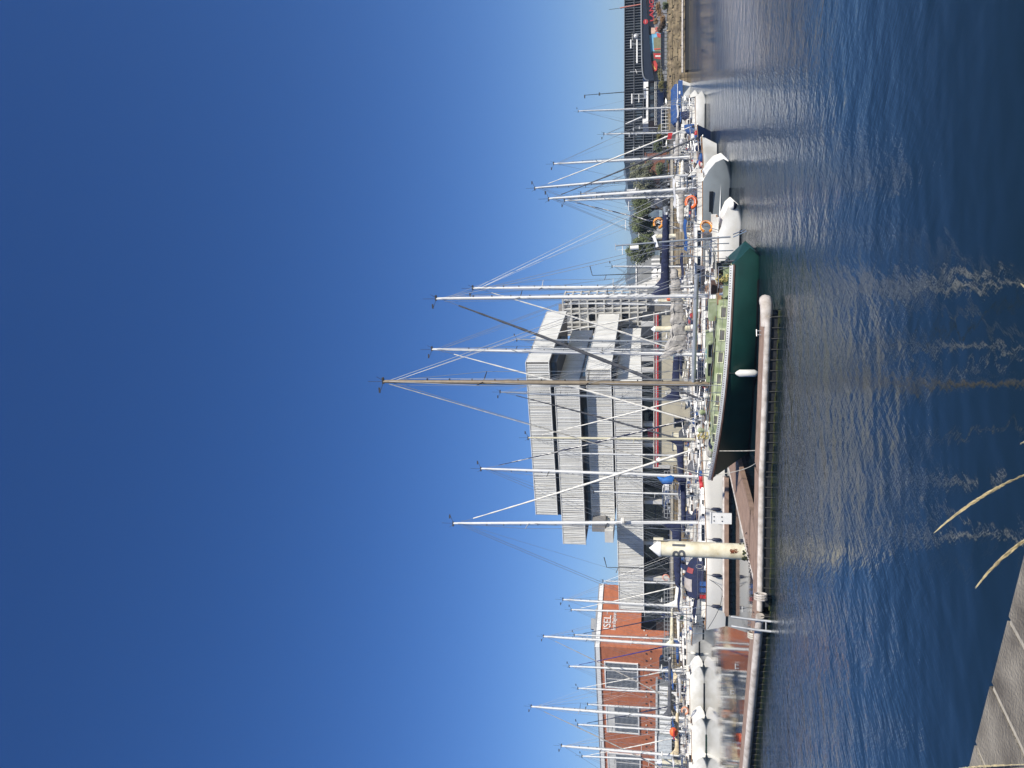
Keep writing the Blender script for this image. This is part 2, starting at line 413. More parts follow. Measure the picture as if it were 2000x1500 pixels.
bk.build('stone_blocks', stone_mat('loose_stone', (0.31, 0.25, 0.16), (0.2, 0.16, 0.10), (0.1, 0.08, 0.05), 1, 3.1, 1.3), t, uv=True)
struct(MB().grid([[(44, 146.0, 3.46), (150, 147.5, 3.46)], [(44, 149.5, 3.44), (150, 151, 3.44)]]).build('quay_path', mat('sandy_path', (0.34, 0.29, 0.21), 0.95, var=0.2, scale=.5)))
# long floating boom in front of the embankment
t = thing('floating_boom', 'long pale tube boom floating before the stone embankment', 'boom', (60, 137.5, 0))
MB().path([(-5.5, .2, .95), (0, 0, .95), (8, 0, .93), (18, 0, .95), (60, 1.5, .93)], 0.17, 8).build('tube', concw, t, smooth=True)
MB().box((27, 0.9, 0.1), (64, 1.2, 0.8)).build('float', black, t)

hillm = mat('hill_vegetation', (0.055, 0.075, 0.045), 0.95, var=0.5, scale=0.01)
def hill(name_, ctr, pts, Y, depth, seed):
    rr = random.Random(seed); rows = []
    for k in range(9):
        f = k / 8; row = []
        for (y, V) in pts:
            q = aty(V, y, Y); sc_ = 1 + f * depth / Y; pf = min(1, .15 + f * 1.2) if f < .8 else 1
            row.append((q.x * sc_, Y * sc_, max(0, (H + (q.z - H) * sc_) * pf + rr.uniform(-1, 1) * 3 * (0.2 + f))))
        rows.append(row)
    m_ = MB(); m_.grid(rows); m_.build(name_, hillm)['kind'] = 'structure'
hp = [(y, 1226 + 6 * math.sin(y * .031) + 3 * math.sin(y * .11) + (max(0, y - 540) * 0.4) + max(0, 330 - y) * 0.03) for y in range(260, 625, 7)]
hill('hills', None, hp, 2600, 900, 3)
# ------------------------------------------------------------------ buildings
GZ = 3.0
def dirv(deg): return Vector((math.sin(R(deg)), math.cos(R(deg)), 0))     # degrees right of straight ahead
dL, dR = dirv(-68.5), dirv(24)
def solve(P, d, y):       # walk from P along d until the point stands in photo row y
    k = (750 - y) / F * 1.0
    # project exactly: X / (Y cP + (z-H) sP) = k ; z handled at horizon height
    den = d.x - k * cP * d.y
    return P + d * ((k * (P.y * cP) - P.x) / den)
def zat(P, V):            # height of the point above P that projects to photo column V
    b = (1000 - V) / F
    return H + P.y * (sP + b * cP) / (cP - b * sP)
ribm = [mat('ribbed_metal_pale', (0.74, 0.74, 0.71), 0.5, 0.0, var=0.06, scale=.4), mat('ribbed_metal_mid', (0.64, 0.64, 0.61), 0.5, 0.0, var=0.06, scale=.4), mat('ribbed_metal_warm', (0.70, 0.68, 0.62), 0.5, 0.0, var=0.06, scale=.4)]
soff = mat('soffit_grey', (0.16, 0.155, 0.15), 0.8)
frame_dk = mat('frame_dark', (0.035, 0.037, 0.04), 0.5)
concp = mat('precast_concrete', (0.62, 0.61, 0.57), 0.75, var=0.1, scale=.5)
concd = mat('dark_concrete', (0.23, 0.22, 0.21), 0.85, var=0.1)  # one even dark grey for slab bodies, roof plant and tower core

t = thing('academy_building', 'white building of stacked ribbed metal slabs with grid tower at its right', 'building', (0, 140, 0))
O = Vector((0, 140, 0))
P4 = aty(1027, 706, 140); P4.z = 0
nL = Vector((dL.y, -dL.x, 0)); nL = nL if nL.y < 0 else -nL       # towards the basin
nR = Vector((dR.y, -dR.x, 0)); nR = nR if nR.x > 0 else -nR
def slab(yc, yl, yr, Vt, Vb, inset, seed, Vtr=None):
    rr = random.Random(seed)
    base_ = P4 - nL * inset
    C = solve(base_, dL, yc)
    Lf = solve(C, dL, yl); Rt = solve(C, dR, yr)
    z0, z1 = zat(C, Vb), zat(C, Vt)
    m_ = MB()
    # ribs on both faces: irregular pleats
    def ribs(A_, B_, nrm):
        ln = (B_ - A_).length; d = (B_ - A_).normalized(); s = 0.0; pts = [(0, 0)]
        while s < ln - 0.35:
            wv = rr.choice((0.22, 0.3, 0.36, 0.46)); dep = rr.uniform(0.04, 0.10)
            pts += [(s + wv * .25, 0), (s + wv * .36, dep), (s + wv * .78, dep), (s + wv * .9, 0)]; s += wv
        pts.append((ln, 0))
        return [A_ + d * a + nrm * b for a, b in pts]
    for (A_, B_, nrm) in ((Lf, C, nL), (C, Rt, nR)):
        pts = ribs(A_, B_, nrm)
        o = len(m_.v)
        m_.v += [tuple(Vector((p.x, p.y, z0)) - O) for p in pts] + [tuple(Vector((p.x, p.y, z1)) - O) for p in pts]
        n_ = len(pts)
        for i in range(n_ - 1):
            m_.f.append((o + i, o + i + 1, o + n_ + i + 1, o + n_ + i)); m_.m.append(rr.choice((0, 0, 1, 2)))
    m_.build('ribbed_cladding', ribm, t)
    sl_ = (Rt - C).length
    BL = Lf + dR * min(sl_, 14) if False else Lf - nL * 14
    poly_ = [Lf, C, Rt, Rt + dL * 12, C - nL * 14 + dL * 8, BL]
    q = [((p - O).x, (p - O).y) for p in poly_]
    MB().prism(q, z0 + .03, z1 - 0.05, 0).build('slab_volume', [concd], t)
    tr = MB()
    for (a, b) in ((Lf, C), (C, Rt)):
        for z in (z0, z1):
            tr.tube(Vector((a.x, a.y, z)) + nL * .02 - O, Vector((b.x, b.y, z)) + nL * .02 - O, 0.11, n=4)
    tr.build('edge_trim', mat('trim_white', (0.62, 0.62, 0.6), 0.5), t)
    return C, Lf, Rt, z0, z1
S4 = slab(706, 1013, 604, 1027, 1072, 0.0, 1)
S3 = slab(757, 1070, 643, 1084, 1131, 0.15, 2)
S2 = slab(722, 1024, 612, 1145, 1193, 1.9, 3)
S1 = slab(748, 1195, 640, 1199, 1253, 1.75, 4)
def glassband(y0, y1, zb, zt, inset, nwin, yright=None, nm='window'):
    base_ = P4 - nL * inset
    A_, B_ = solve(base_, dL, y0), solve(base_, dL, y1)        # A right, B left
    m_ = MB()
    d = (B_ - A_); ln = d.length; d.normalize()
    core = [A_, B_, B_ - nL * 11, A_ - nL * 11 + dR * 4]
    q = [((p - O).x, (p - O).y) for p in core]
    MB().prism(q, zb - .3, zt + .3).build('recessed_wall', frame_dk, t)
    for i in range(nwin):
        a = A_ + d * (ln * (i + .06) / nwin) + nL * 0.04; b2 = A_ + d * (ln * (i + .94) / nwin) + nL * 0.04
        g = MB(); g.prism([((p - O).x, (p - O).y) for p in (a, b2, b2 - nL * .06, a - nL * .06)], zb + (zt - zb) * .12, zt - (zt - zb) * .12)
        g.build(nm, gglass, t)
glassband(706, 1012, S3[4], S4[3], 1.8, 24)
glassband(757, 1022, S2[4], S3[3], 3.6, 22)
glassband(724, 830, S1[4], S2[3], 3.4, 8)
# right side recess walls between the slabs
for (Sa, Sb, k) in ((S4, S3, 0), (S3, S2, 1), (S2, S1, 2)):
    a = Sb[0] - nR * 2.2 - nL * 1.2; b2 = a + dR * 22
    q = [((p - O).x, (p - O).y) for p in (a, b2, b2 + dL * 6, a + dL * 6)]
    MB().prism(q, Sb[4] - .2, Sa[3] + .2).build('recessed_wall', frame_dk, t)
    for i in range(9):
        a2 = a + dR * (1 + i * 2.3) + nR * .03; b3 = a2 + dR * 2.0
        MB().prism([((p - O).x, (p - O).y) for p in (a2, b3, b3 - nR * .06, a2 - nR * .06)], Sb[4] + .25, Sa[3] - .25).build('window', gglass, t)
# ground floor: dark recessed glazing, pale columns
base_ = P4 - nL * 6.5
A_, B_ = solve(base_, dL, 655), solve(base_, dL, 1215)
gl = (B_ - A_).length; gd = (B_ - A_).normalized()
zs = S1[3]
MB().prism([((p - O).x, (p - O).y) for p in (A_, B_, B_ - nL * 16, A_ - nL * 16)], GZ, zs + .2).build('ground_floor_wall', frame_dk, t)
for i in range(26):
    a = A_ + gd * (gl * (i + .05) / 26) + nL * .04; b2 = A_ + gd * (gl * (i + .95) / 26) + nL * .04
    for zz0, zz1 in ((GZ + .3, GZ + 2.7), (GZ + 2.95, zs - .35)):
        MB().prism([((p - O).x, (p - O).y) for p in (a, b2, b2 - nL * .06, a - nL * .06)], zz0, zz1).build('window', glass, t)
for y in (632, 668, 700, 722, 828, 868, 910, 980, 1060, 1130):
    c = solve(P4 - nL * 3.2, dL, y) - O
    MB().box((c.x, c.y, (GZ + zs) / 2), (0.75, 0.75, zs - GZ), rz=R(-21.5)).build('column', concp, t)
c = solve(P4 - nL * 3.0, dL, 846) - O
MB().box((c.x, c.y, GZ + 3.0), (2.1, .12, 2.3), rz=R(-21.5)).build('red_banner', redh, t)['label'] = 'red banner hung under the lowest slab'
# white mural lettering like marks on the dark ground floor
mm = MB()
for k, (y, V) in enumerate(((1030, 1268), (1040, 1268), (1052, 1268), (1064, 1268))):
    c = solve(P4 - nL * 6.35, dL, y) - O; z = zat(c + O, V)
    mm.box((c.x, c.y, z + .55), (.9, .05, .16), rz=R(-21.5)); mm.box((c.x, c.y, z), (.2, .04, 1.2), M=Matrix.Rotation(R(-21.5), 3, 'Z') @ Matrix.Rotation(R(38), 3, 'Y')); mm.box((c.x, c.y, z - .55), (.9, .05, .16), rz=R(-21.5))
mm.build('wall_mural', mat('mural_grey', (0.28, 0.28, 0.28), 0.8), t)
# left end stair box between the slabs
c = solve(P4 - nL * 1.2, dL, 1036) - O
z0, z1 = zat(c + O, 1200), zat(c + O, 1184)
MB().box((c.x, c.y - 1.5, (z0 + z1) / 2), (2.6, 5, z1 - z0), rz=R(-21.5)).build('stair_box', concp, t)
MB().box((c.x + 1.5, c.y - 1, (zat(c + O, 1184) + zat(c + O, 1159)) / 2), (1.6, 5, zat(c + O, 1159) - zat(c + O, 1184)), rz=R(-21.5)).build('roof_cabin', concd, t)
# roof plant
for (y, h_) in ((665, 1.2), (600, 1.6)):
    c = solve(P4 - nR * 5, dR, y) - O
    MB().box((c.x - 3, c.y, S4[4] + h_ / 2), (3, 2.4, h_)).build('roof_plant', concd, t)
# grid tower
PT_ = aty(1100, 586, 172); PT_.z = 0
zt, zb = zat(PT_, 1099), zat(PT_, 1262)
TL, TR = solve(PT_, dL, 652), solve(PT_, dR, 566)
corepoly = [PT_ - nL * .7 - nR * .7, TR - nR * .7, TR + dL * 9, TL - nL * 9, TL - nL * .7]
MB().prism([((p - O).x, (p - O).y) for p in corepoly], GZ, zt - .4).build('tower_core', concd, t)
def gridface(A_, B_, nrm, cols__, nrow, seed):
    rr = random.Random(seed); d = (B_ - A_); ln = d.length; d.normalize()
    fm = MB(); ang = math.atan2(d.y, d.x)
    tot = sum(cols__); s = 0; xs = [0]
    for c_ in cols__: s += c_ / tot * ln; xs.append(s)
    dz = (zt - zb) / nrow
    for i in range(nrow + 1):
        c_ = A_ + d * ln / 2 - O; fm.box((c_.x, c_.y, zb + i * dz), (ln + .5, .6 if seed == 1 else .4, .32), rz=ang)
    for x in xs:
        c_ = A_ + d * x - O; fm.box((c_.x, c_.y, (zb + zt) / 2), (.30, .54 if seed == 1 else .34, zt - zb), rz=ang)
    fm.build('facade_frame', concp, t)
    for i in range(nrow):
        for k in range(len(cols__)):
            x0, x1 = xs[k] + .2, xs[k + 1] - .2
            dark = (k + (0 if seed == 1 else 1) + (i % 2) * (1 if k % 2 else 0)) % 2 == 1 if seed == 1 else (k == 0 and i % 3 != 1)
            a, b2 = A_ + d * x0 - nrm * .5, A_ + d * x1 - nrm * .5
            MB().prism([((p - O).x, (p - O).y) for p in (a, b2, b2 - nrm * .1, a - nrm * .1)], zb + i * dz + .22, zb + (i + 1) * dz - .22).build('window' if dark else 'wall_panel', glass if dark else whiteb, t)
gridface(PT_, TL, nL, (1.1, 1.5, 1.3, 2.6, 1.3, 2.4), 10, 1)
gridface(PT_, TR, nR, (1, 2.2), 10, 2)
MB().box(((PT_ - O).x - 2.5, (PT_ - O).y + 5, zt + .6), (4, 3, 1.6)).build('roof_plant', concd, t)

# brick building
def brick_mat(name, c1, c2, mo):
    M = stone_mat(name, c1, c2, mo, 1.0, 0.62, 0.27, dirt=.25)
    return M
bA = brick_mat('brick_orange', (0.46, 0.145, 0.062), (0.40, 0.12, 0.052), (0.50, 0.21, 0.12))
t = thing('brick_building', 'orange brick building with white roof edge and large gridded windows', 'building', (-60, 182, 0))
O2 = Vector((-60, 182, 0))
PB = aty(1171, 1262, 182); PB.z = 0
eL, eR = dirv(-65), dirv(40.3)
n1 = Vector((eL.y, -eL.x, 0)); n1 = n1 if n1.y < 0 else -n1
n2 = Vector((eR.y, -eR.x, 0)); n2 = n2 if n2.x > 0 else -n2
BLf, BRt = solve(PB, eL, 1700), solve(PB, eR, 1147)
ztop = zat(PB, 1171)
opz = zat(PB, 1251)
def pr(poly, z0, z1, nm, mt, uv=False, lab=None, mb_=None):
    o = (mb_ or MB()).prism([((p - O2).x, (p - O2).y) for p in poly], z0, z1).build(nm, mt, t, uv=uv)
    if lab: o['label'] = lab
    return o
pr([PB, BRt, BRt + eL * 30, BLf - n1 * 20, BLf], opz, ztop, 'brick_wall', bA, True)
oc = solve(PB, eR, 1232)
# lower storey left of the recess
pr([PB, oc, oc - n2 * 25, BLf - n1 * 20, BLf], GZ, opz, 'brick_wall', bA, True)
pr([oc - n2 * 3.5, BRt - n2 * 3.5 + eR * 8, BRt - n2 * 12, oc - n2 * 12], GZ, opz, 'recessed_wall', mat('dark_cladding', (0.022, 0.012, 0.012), 0.7, var=.3), False, 'dark recessed ground floor')
for (a, b2, nn) in ((PB, BLf, n1), (PB, BRt, n2)):
    dd = (b2 - a).normalized()
    pr([a + nn * .22 + dd * .0, b2 + nn * .22, b2 - nn * .6, a - nn * .6], ztop + .003, ztop + 1.05 + .012, 'cornice', whiteb)
    pr([a + nn * .3, b2 + nn * .3, b2 - nn * .6, a - nn * .6], ztop + 1.05 + .02, ztop + 1.22, 'roof_edge', mat('zinc', (0.42, 0.43, 0.44), .5, .3))
# second block set back at the left end
c = solve(PB, eL, 1425)
pr([c - n1 * 3, BLf - n1 * 3, BLf - n1 * 16, c - n1 * 16], ztop + .76, ztop + 1.35, 'roof_block', whiteb)
for (y, h_, w_) in ((1165, .3, 1), (1195, .9, 3.0), (1214, 1.9, 2.5), (1226, 1.1, 3), (1238, 1.5, 2), (1300, .7, 3), (1330, .4, 4)):
    c = (solve(PB, eR, y) - n2 * 3 if y < 1262 else solve(PB, eL, y) - n1 * 3) - O2
    MB().box((c.x, c.y, ztop + .75 + h_ / 2), (w_, 2.5, h_), rz=R(25)).build('roof_plant', mat('roof_plant_grey', (0.3, 0.31, 0.32), .6), t)
MB().tube((solve(PB, eR, 1171) - n2 * 2 - O2) + Vector((0, 0, ztop)), (solve(PB, eR, 1171) - n2 * 2 - O2) + Vector((0, 0, ztop + 3.3)), .06).build('aerial', galv, t)
vent = mat('vent_pale', (0.6, 0.58, 0.52), .6)
for i, y in enumerate(range(1274, 1500, 14)):
    for V in (1262, 1271):
        c = solve(PB + n1 * .06, eL, y + (5 if V == 1262 else 0)); z = zat(c, V); c = c - O2
        g = MB(); g.box((c.x, c.y, z), (.36, .16, .3), rz=math.atan2(-eL.y, -eL.x)); g.build('vent', frame_dk if (i + V) % 4 else vent, t)
for y in (1205, 1243, 1250):
    c = solve(PB + n2 * .06, eR, max(y, 1234)); z = zat(c, 1258 if y < 1240 else 1271 if y > 1245 else 1262); c = c - O2
    MB().box((c.x, c.y, z), (.3, .3, .3), rz=math.atan2(eR.y, eR.x)).build('vent', vent, t)
def bigwin(y0, y1, Vt, Vb, panel):
    a, b2 = solve(PB + n1 * .02, eL, y0), solve(PB + n1 * .02, eL, y1)
    z1_, z0_ = zat(a, Vt), zat(a, Vb); d = (b2 - a); ln = d.length; d.normalize(); ang = math.atan2(d.y, d.x)
    g = MB().prism([((p - O2).x, (p - O2).y) for p in (a + n1 * .03, b2 + n1 * .03, b2 - n1 * .1, a - n1 * .1)], z0_, z1_).build('window', gglass, t)
    fr = MB()
    cc = (a + b2) / 2 - O2 + n1 * .1
    for z in (z0_, z1_): fr.box((cc.x, cc.y, z), (ln + .4, .3, .28), rz=ang)
    for p in (a, b2): q = p - O2 + n1 * .1; fr.box((q.x, q.y, (z0_ + z1_) / 2), (.28, .295, z1_ - z0_ + .2), rz=ang)
    fr.build('window_frame', whiteb, g)
    mu = MB()
    for k in (1 / 3, 2 / 3): q = a + d * ln * k - O2 + n1 * .08; mu.box((q.x, q.y, (z0_ + z1_) / 2), (.2, .2, z1_ - z0_ - .3), rz=ang)
    nn_ = 26
    for k in range(1, nn_):
        z = z0_ + (z1_ - z0_) * k / nn_; mu.box((cc.x, cc.y, z) if False else ((a + b2) / 2 - O2 + n1 * .06)[:2] + (z,), (ln - .3, .09, .075), rz=ang)
    mu.build('glazing_bars', mat('bars_grey', (.5, .5, .5), .5), g)
    if panel:
        ph = z1_ - (z1_ - z0_) * .26
        pb = (a + b2) / 2 - O2 + n1 * .13
        MB().box((pb.x, pb.y, (ph + z1_) / 2 - .08), (ln - .35, .06, z1_ - ph - .25), rz=ang).build('blind_panel', concp, g)
bigwin(1300, 1349, 1181, 1245, False)
bigwin(1386, 1437, 1184, 1247, True)
bigwin(1479, 1530, 1187, 1250, True)
def wall_text(txt, y_left, Vbase, size, wide=1.0, dz=.0, par=None, nm='lettering'):
    vs, fs = text_mb(txt, size, 0.06, .0)
    a = solve(PB + n2 * .10, eR, y_left); z = zat(a, Vbase)
    m_ = MB(); m_.add([(a - O2) + eR * (v.x * wide) + Vector((0, 0, z + v.y)) + n2 * v.z for v in vs], fs)
    return m_.build(nm, whiteb, t)
wall_text('ISEL', 1236.5, 1192, 2.5, .95)
wall_text("École d'Ingénieurs", 1236.5, 1202, 1.3, .52)

# louvred black building at the right
t = thing('black_office_block', 'long black office block clad in thin vertical louvres', 'building', (80, 178, 0))
O3 = Vector((80, 178, 0))
PK = aty(1219, 318, 176); PK.z = 0
kd = dirv(88.2); kn = Vector((kd.y, -kd.x, 0)); kn = kn if kn.y < 0 else -kn
zt = zat(PK, 1219); ln = 95
blk = mat('cladding_black', (0.012, 0.014, 0.02), 0.4, var=.2)
PKl, PKr = PK - O3, PK + kd * ln - O3
MB().prism([PKl[:2], PKr[:2], (PKr - kn * 22)[:2], (PKl - kn * 22)[:2]], GZ, zt).build('wall', blk, t)
fin = MB(); k = 0; rr = random.Random(2)
while k * .62 < ln:
    c = PKl + kd * (k * .62) + kn * .22
    fin.box((c.x, c.y, (zt + zt - 8.6) / 2), (.07, .4, 8.6), rz=R(1.8)); k += 1
fin.build('vertical_louvres', mat('louvre_grey', (0.20, 0.22, 0.24), 0.5, .3), t)
fl_ = MB()
for z in (zt - .05, zt - 2.2, zt - 4.3, zt - 6.4, zt - 8.6):
    c = (PKl + PKr) / 2 + kn * .3; fl_.box((c.x, c.y, z), (ln, .62, .14), rz=R(1.8))
fl_.build('floor_edge', mat('floor_edge_grey', (0.12, 0.13, 0.15), .6), t)
# windows behind the louvres
for k in range(40):
    for z in (zt - 1.1, zt - 3.2, zt - 5.4, zt - 7.5):
        if rr.random() < .45:
            c = PKl + kd * (1.5 + k * 2.3) + kn * .06; MB().box((c.x, c.y, z), (1.9, .06, 1.5), rz=R(1.8)).build('window', gglass if rr.random() < .6 else glass, t)
MB().box(((PKl + PKr) / 2 + kn * .05)[:2] + (GZ + 1.5,), (ln, .05, 2.6), rz=R(1.8)).build('ground_floor_glass', glass, t)
aer = thing('chimney_mast', 'thin red and white mast on the black office block roof', 'mast', tuple(aty(1245, 9, 170)))
MB().tube((0, 0, -1), (-.4, 0, 3.8), .16).build('pole', mat('salmon_paint', (0.55, 0.2, 0.15), .6), aer)
MB().tube((-.4, 0, 3.8), (-.5, 0, 6.2), .05).build('tip', frame_dk, aer)

# long dark navy canopy building with grey painted wall beneath
t = thing('quayside_pavilion', 'dark navy pavilion roof over a grey wall with red lettering and mural', 'building', (70, 156, 0))
O4 = Vector((70, 156, 0)); YC = 155
def qv(y, V, Y=YC): return aty(V, y, Y) - O4
roofm = mat('pavilion_navy', (0.010, 0.016, 0.034), 0.35, var=.1)
top = [(-120, 1252), (60, 1253), (120, 1254), (140, 1255), (150, 1257), (156, 1261), (158, 1267), (157, 1278)]
bot = [(-120, 1255), (0, 1262), (60, 1267), (110, 1271), (140, 1275), (157, 1279)]
pts = [qv(y, V) for y, V in top] + [qv(y, V) for y, V in bot[::-1][1:]]
m_ = MB(); n_ = len(pts)
m_.add([(p.x, p.y, p.z) for p in pts] + [(p.x, p.y + 14, p.z) for p in pts], [tuple(range(n_)), tuple(range(n_, 2 * n_))[::-1]] + [(i, (i + 1) % n_, n_ + (i + 1) % n_, n_ + i) for i in range(n_)])
m_.build('canopy', roofm, t)
e_ = MB(); e_.path([qv(y, V) + Vector((0, -.1, 0)) for y, V in top[:-1]], .16, 6); e_.build('roof_trim', mat('trim_slate', (0.13, 0.15, 0.18), .5), t)
wallg = mat('painted_wall_grey', (0.21, 0.22, 0.24), 0.7, var=.1)
a, b2 = qv(-120, 1270, YC + .6), qv(158, 1270, YC + .6)
MB().box(((a.x + b2.x) / 2, a.y + 5, (GZ + zat(Vector((0, YC, 0)), 1262)) / 2), (b2.x - a.x if b2.x > a.x else a.x - b2.x, 9, zat(Vector((0, YC, 0)), 1262) - GZ)).build('wall', wallg, t)
vs, fs = text_mb('LANGE', 1.2, .04, .02)
q = qv(42, 1276, YC + .45)
m_ = MB().add([(q.x + v.x * 1.42, q.y - v.z, q.z - 0.05 + v.y) for v in vs], fs); m_.build('lettering', redh, t)['label'] = 'large red painted letters on the grey wall'
# abstract mural patches (generic stand-in)
def patch(pix, c, nm, k):
    m_ = MB(); P_ = [qv(y, V, YC + .5 - k * .02) for y, V in pix]; n_ = len(P_)
    m_.add([(p.x, p.y, p.z) for p in P_] + [(p.x, p.y + .03, p.z) for p in P_], [tuple(range(n_)), tuple(range(n_, 2 * n_))[::-1]] + [(i, (i + 1) % n_, n_ + (i + 1) % n_, n_ + i) for i in range(n_)])
    m_.build('mural_patch', mat(nm, c, .7, var=.12, scale=2), t)
patch([(64, 1267), (107, 1269), (108, 1291), (62, 1291)], (0.16, 0.42, 0.62), 'mural_sky', 1)
patch([(74, 1276), (96, 1277), (104, 1282), (106, 1291), (70, 1291)], (0.20, 0.20, 0.12), 'mural_olive', 2)
patch([(51, 1268), (58, 1266), (68, 1268), (69, 1272), (60, 1274), (52, 1271)], (0.03, 0.03, 0.035), 'mural_dark', 3)
patch([(54, 1272), (66, 1271), (66, 1279), (60, 1281), (54, 1278)], (0.62, 0.42, 0.32), 'mural_skin', 4)
patch([(55, 1279), (62, 1282), (64, 1290), (56, 1289), (52, 1283)], (0.48, 0.12, 0.10), 'mural_red', 5)
patch([(64, 1282), (72, 1284), (74, 1290), (66, 1290)], (0.5, 0.06, 0.05), 'mural_crimson', 5)
patch([(95, 1277), (97, 1277), (96, 1290), (94, 1290)], (0.65, 0.12, 0.08), 'mural_scarlet', 6)
patch([(100, 1273), (112, 1271), (122, 1273), (124, 1290), (100, 1291)], (0.05, 0.07, 0.06), 'mural_forest', 3)
patch([(104, 1276), (114, 1278), (116, 1290), (104, 1290)], (0.42, 0.03, 0.03), 'mural_carmine', 5)
patch([(121, 1270), (132, 1273), (140, 1278), (137, 1283), (126, 1284), (118, 1280)], (0.5, 0.05, 0.04), 'mural_red_car', 6)
patch([(125, 1272), (136, 1279), (135, 1281), (124, 1274)], (0.72, 0.45, 0.12), 'mural_gold', 7)
patch([(121, 1284), (128, 1284), (132, 1288), (128, 1292), (120, 1291)], (0.02, 0.02, 0.02), 'mural_tyre', 7)
patch([(108, 1280), (111, 1280), (111, 1290), (108, 1290)], (0.7, 0.68, 0.62), 'mural_white', 7)

# roof antennas on the pavilion
t = thing('roof_radar_gantry', 'white bar on grey posts standing on the navy pavilion roof', 'gantry', tuple(aty(1253, 90, 156)))
o_ = aty(1253, 90, 156)
def qa(y, V, Y=156): return aty(V, y, Y) - o_
m_ = MB(); m_.box((qa(86, 1244) + qa(114, 1244)) / 2, ((qa(64, 1244) - qa(112, 1244)).length, .5, .28)); m_.build('white_beam', whiteb, t)
m_ = MB()
for y in (66, 78, 87, 97, 110): m_.tube(qa(y, 1253), qa(y, 1243), .06)
m_.tube(qa(66, 1253), qa(87, 1253), .06); m_.tube(qa(86, 1253), qa(86, 1233), .07); m_.tube(qa(66, 1235), qa(88, 1235), .03)
m_.build('posts', galv, t)
m_ = MB(); m_.box((qa(78, 1232) + qa(95, 1232)) / 2, ((qa(78, 1232) - qa(95, 1232)).length, .4, .22)); m_.build('scanner', whiteb, t)
m_ = MB(); m_.sphere(qa(72, 1243) + Vector((0, -.4, 0)), .55, 10, sc3=(1, .6, 1)); m_.build('dome', galv, t)
t = thing('roof_aerial', 'small white aerial on the navy pavilion roof near its rounded end', 'aerial', tuple(aty(1253, 139, 156)))
MB().tube((0, 0, 0), (.1, 0, 2.3), .04).tube((-.4, 0, .9), (.5, 0, 1.2), .05).build('pole', whiteb, t)

# white work ship superstructure between pavilion and yachts
t = thing('workboat', 'white work ship with pale gantries moored behind the blue covered boat', 'boat', (62, 152, 3))
o_ = Vector((62, 152, 3))
def qb(y, V, Y=152): return aty(V, y, Y) - o_
def bx_(y0, y1, V0, V1, nm, mt, dy=5, Y=152):
    a, b2 = qb(y0, V0, Y), qb(y1, V1, Y); c = (a + b2) / 2
    return MB().box((c.x, c.y + dy / 2, c.z), (abs(a.x - b2.x), dy, abs(a.z - b2.z))).build(nm, mt, t)
bx_(158, 250, 1284, 1296, 'hull', navyh, 7); bx_(160, 172, 1257, 1266, 'wheelhouse', whiteb, 5); bx_(170, 235, 1262, 1266, 'upper_deck', whiteb, 6)
bx_(232, 241, 1255, 1266, 'bridge', whiteb, 5, 151.8); bx_(163, 236, 1266.4, 1284, 'deckhouse', blk, 5, 152.4)
for i, (a_, b_) in enumerate(((170, 178), (186, 194), (204, 214), (222, 228))): bx_(a_, b_, 1270, 1277, 'window', gglass, .2, 152.2)
m_ = MB()
for y in (184, 192): m_.tube(qb(y, 1262), qb(y, 1234), .1)
m_.tube(qb(184, 1248), qb(200, 1248), .08); m_.build('gantry', galv, t)
m_ = MB(); m_.box((qb(184, 1234) + qb(202, 1234)) / 2, (1.9, .3, .22)); m_.build('scanner', whiteb, t)
m_ = MB(); m_.tube(qb(228, 1254), qb(242, 1222), .13); m_.build('crane_jib', whiteb, t)
m_ = MB()
for y in range(160, 246, 7): m_.tube(qb(y, 1284), qb(y, 1279), .04)
m_.tube(qb(160, 1279), qb(246, 1279), .04); m_.tube(qb(160, 1281.5), qb(246, 1281.5), .03); m_.build('railing', galv, t)

# low buildings behind the trees
def simple_building(name, label, y0, y1, Vt, Y, dep, wallm, roofm=None, win=0, extra=None):
    a, b2 = aty(Vt, y0, Y), aty(Vt, y1, Y); c = (a + b2) / 2
    t = thing(name, label, 'building', (c.x, Y, 0)); wd = abs(a.x - b2.x)
    MB().box((0, dep / 2, (GZ + c.z) / 2), (wd, dep, c.z - GZ)).build('wall', wallm, t)
    MB().box((0, dep / 2, c.z + .16), (wd + .4, dep + .4, .3)).build('roof', roofm or whiteb, t)
    for k in range(win):
        x = -wd / 2 + wd * (k + .5) / win
        MB().box((x, -.03, GZ + (c.z - GZ) * .62), (wd / win * .6, .1, (c.z - GZ) * .22)).build('window', gglass, t)
    return t, wd, c.z
wallgrey = mat('render_grey', (0.24, 0.25, 0.25), .8, var=.1)
tb, wd, zz = simple_building('grey_warehouse', 'low grey warehouse with a white roof edge beyond the trees', 500, 575, 1244, 185, 14, wallgrey, None, 0)
for k in range(5):
    MB().box((wd * (-.05 + k * .11), -.06, GZ + 2.4), (wd * .05, .2, 3.2)).build('door_post', whiteb, tb)
simple_building('pale_office', 'pale grey office behind the right hand trees beneath the hills', 425, 470, 1249, 190, 12, mat('render_pale', (0.42, 0.43, 0.43), .8), None, 5)
tb, wd, zz = simple_building('white_house', 'white rendered house with stepped roof between two trees', 368, 392, 1243, 182, 10, whiteb, None, 0)
for k in range(3):
    for z in (zz - 1.6, zz - 4.0): MB().box((-wd / 2 + wd * (k + .5) / 3, -.05, z), (.6, .12, 1.1)).build('window', glass, tb)
MB().box((wd * .2, 3, zz + 1.2), (2, 4, 2.2)).build('stair_tower', whiteb, tb)
simple_building('rust_shed', 'rust red shed hidden behind the tree nearest the black office block', 300, 352, 1262, 172, 8, mat('rust_cladding', (0.20, 0.075, 0.045), .8, var=.25), mat('rust_roof', (0.16, 0.07, 0.05), .8), 0)

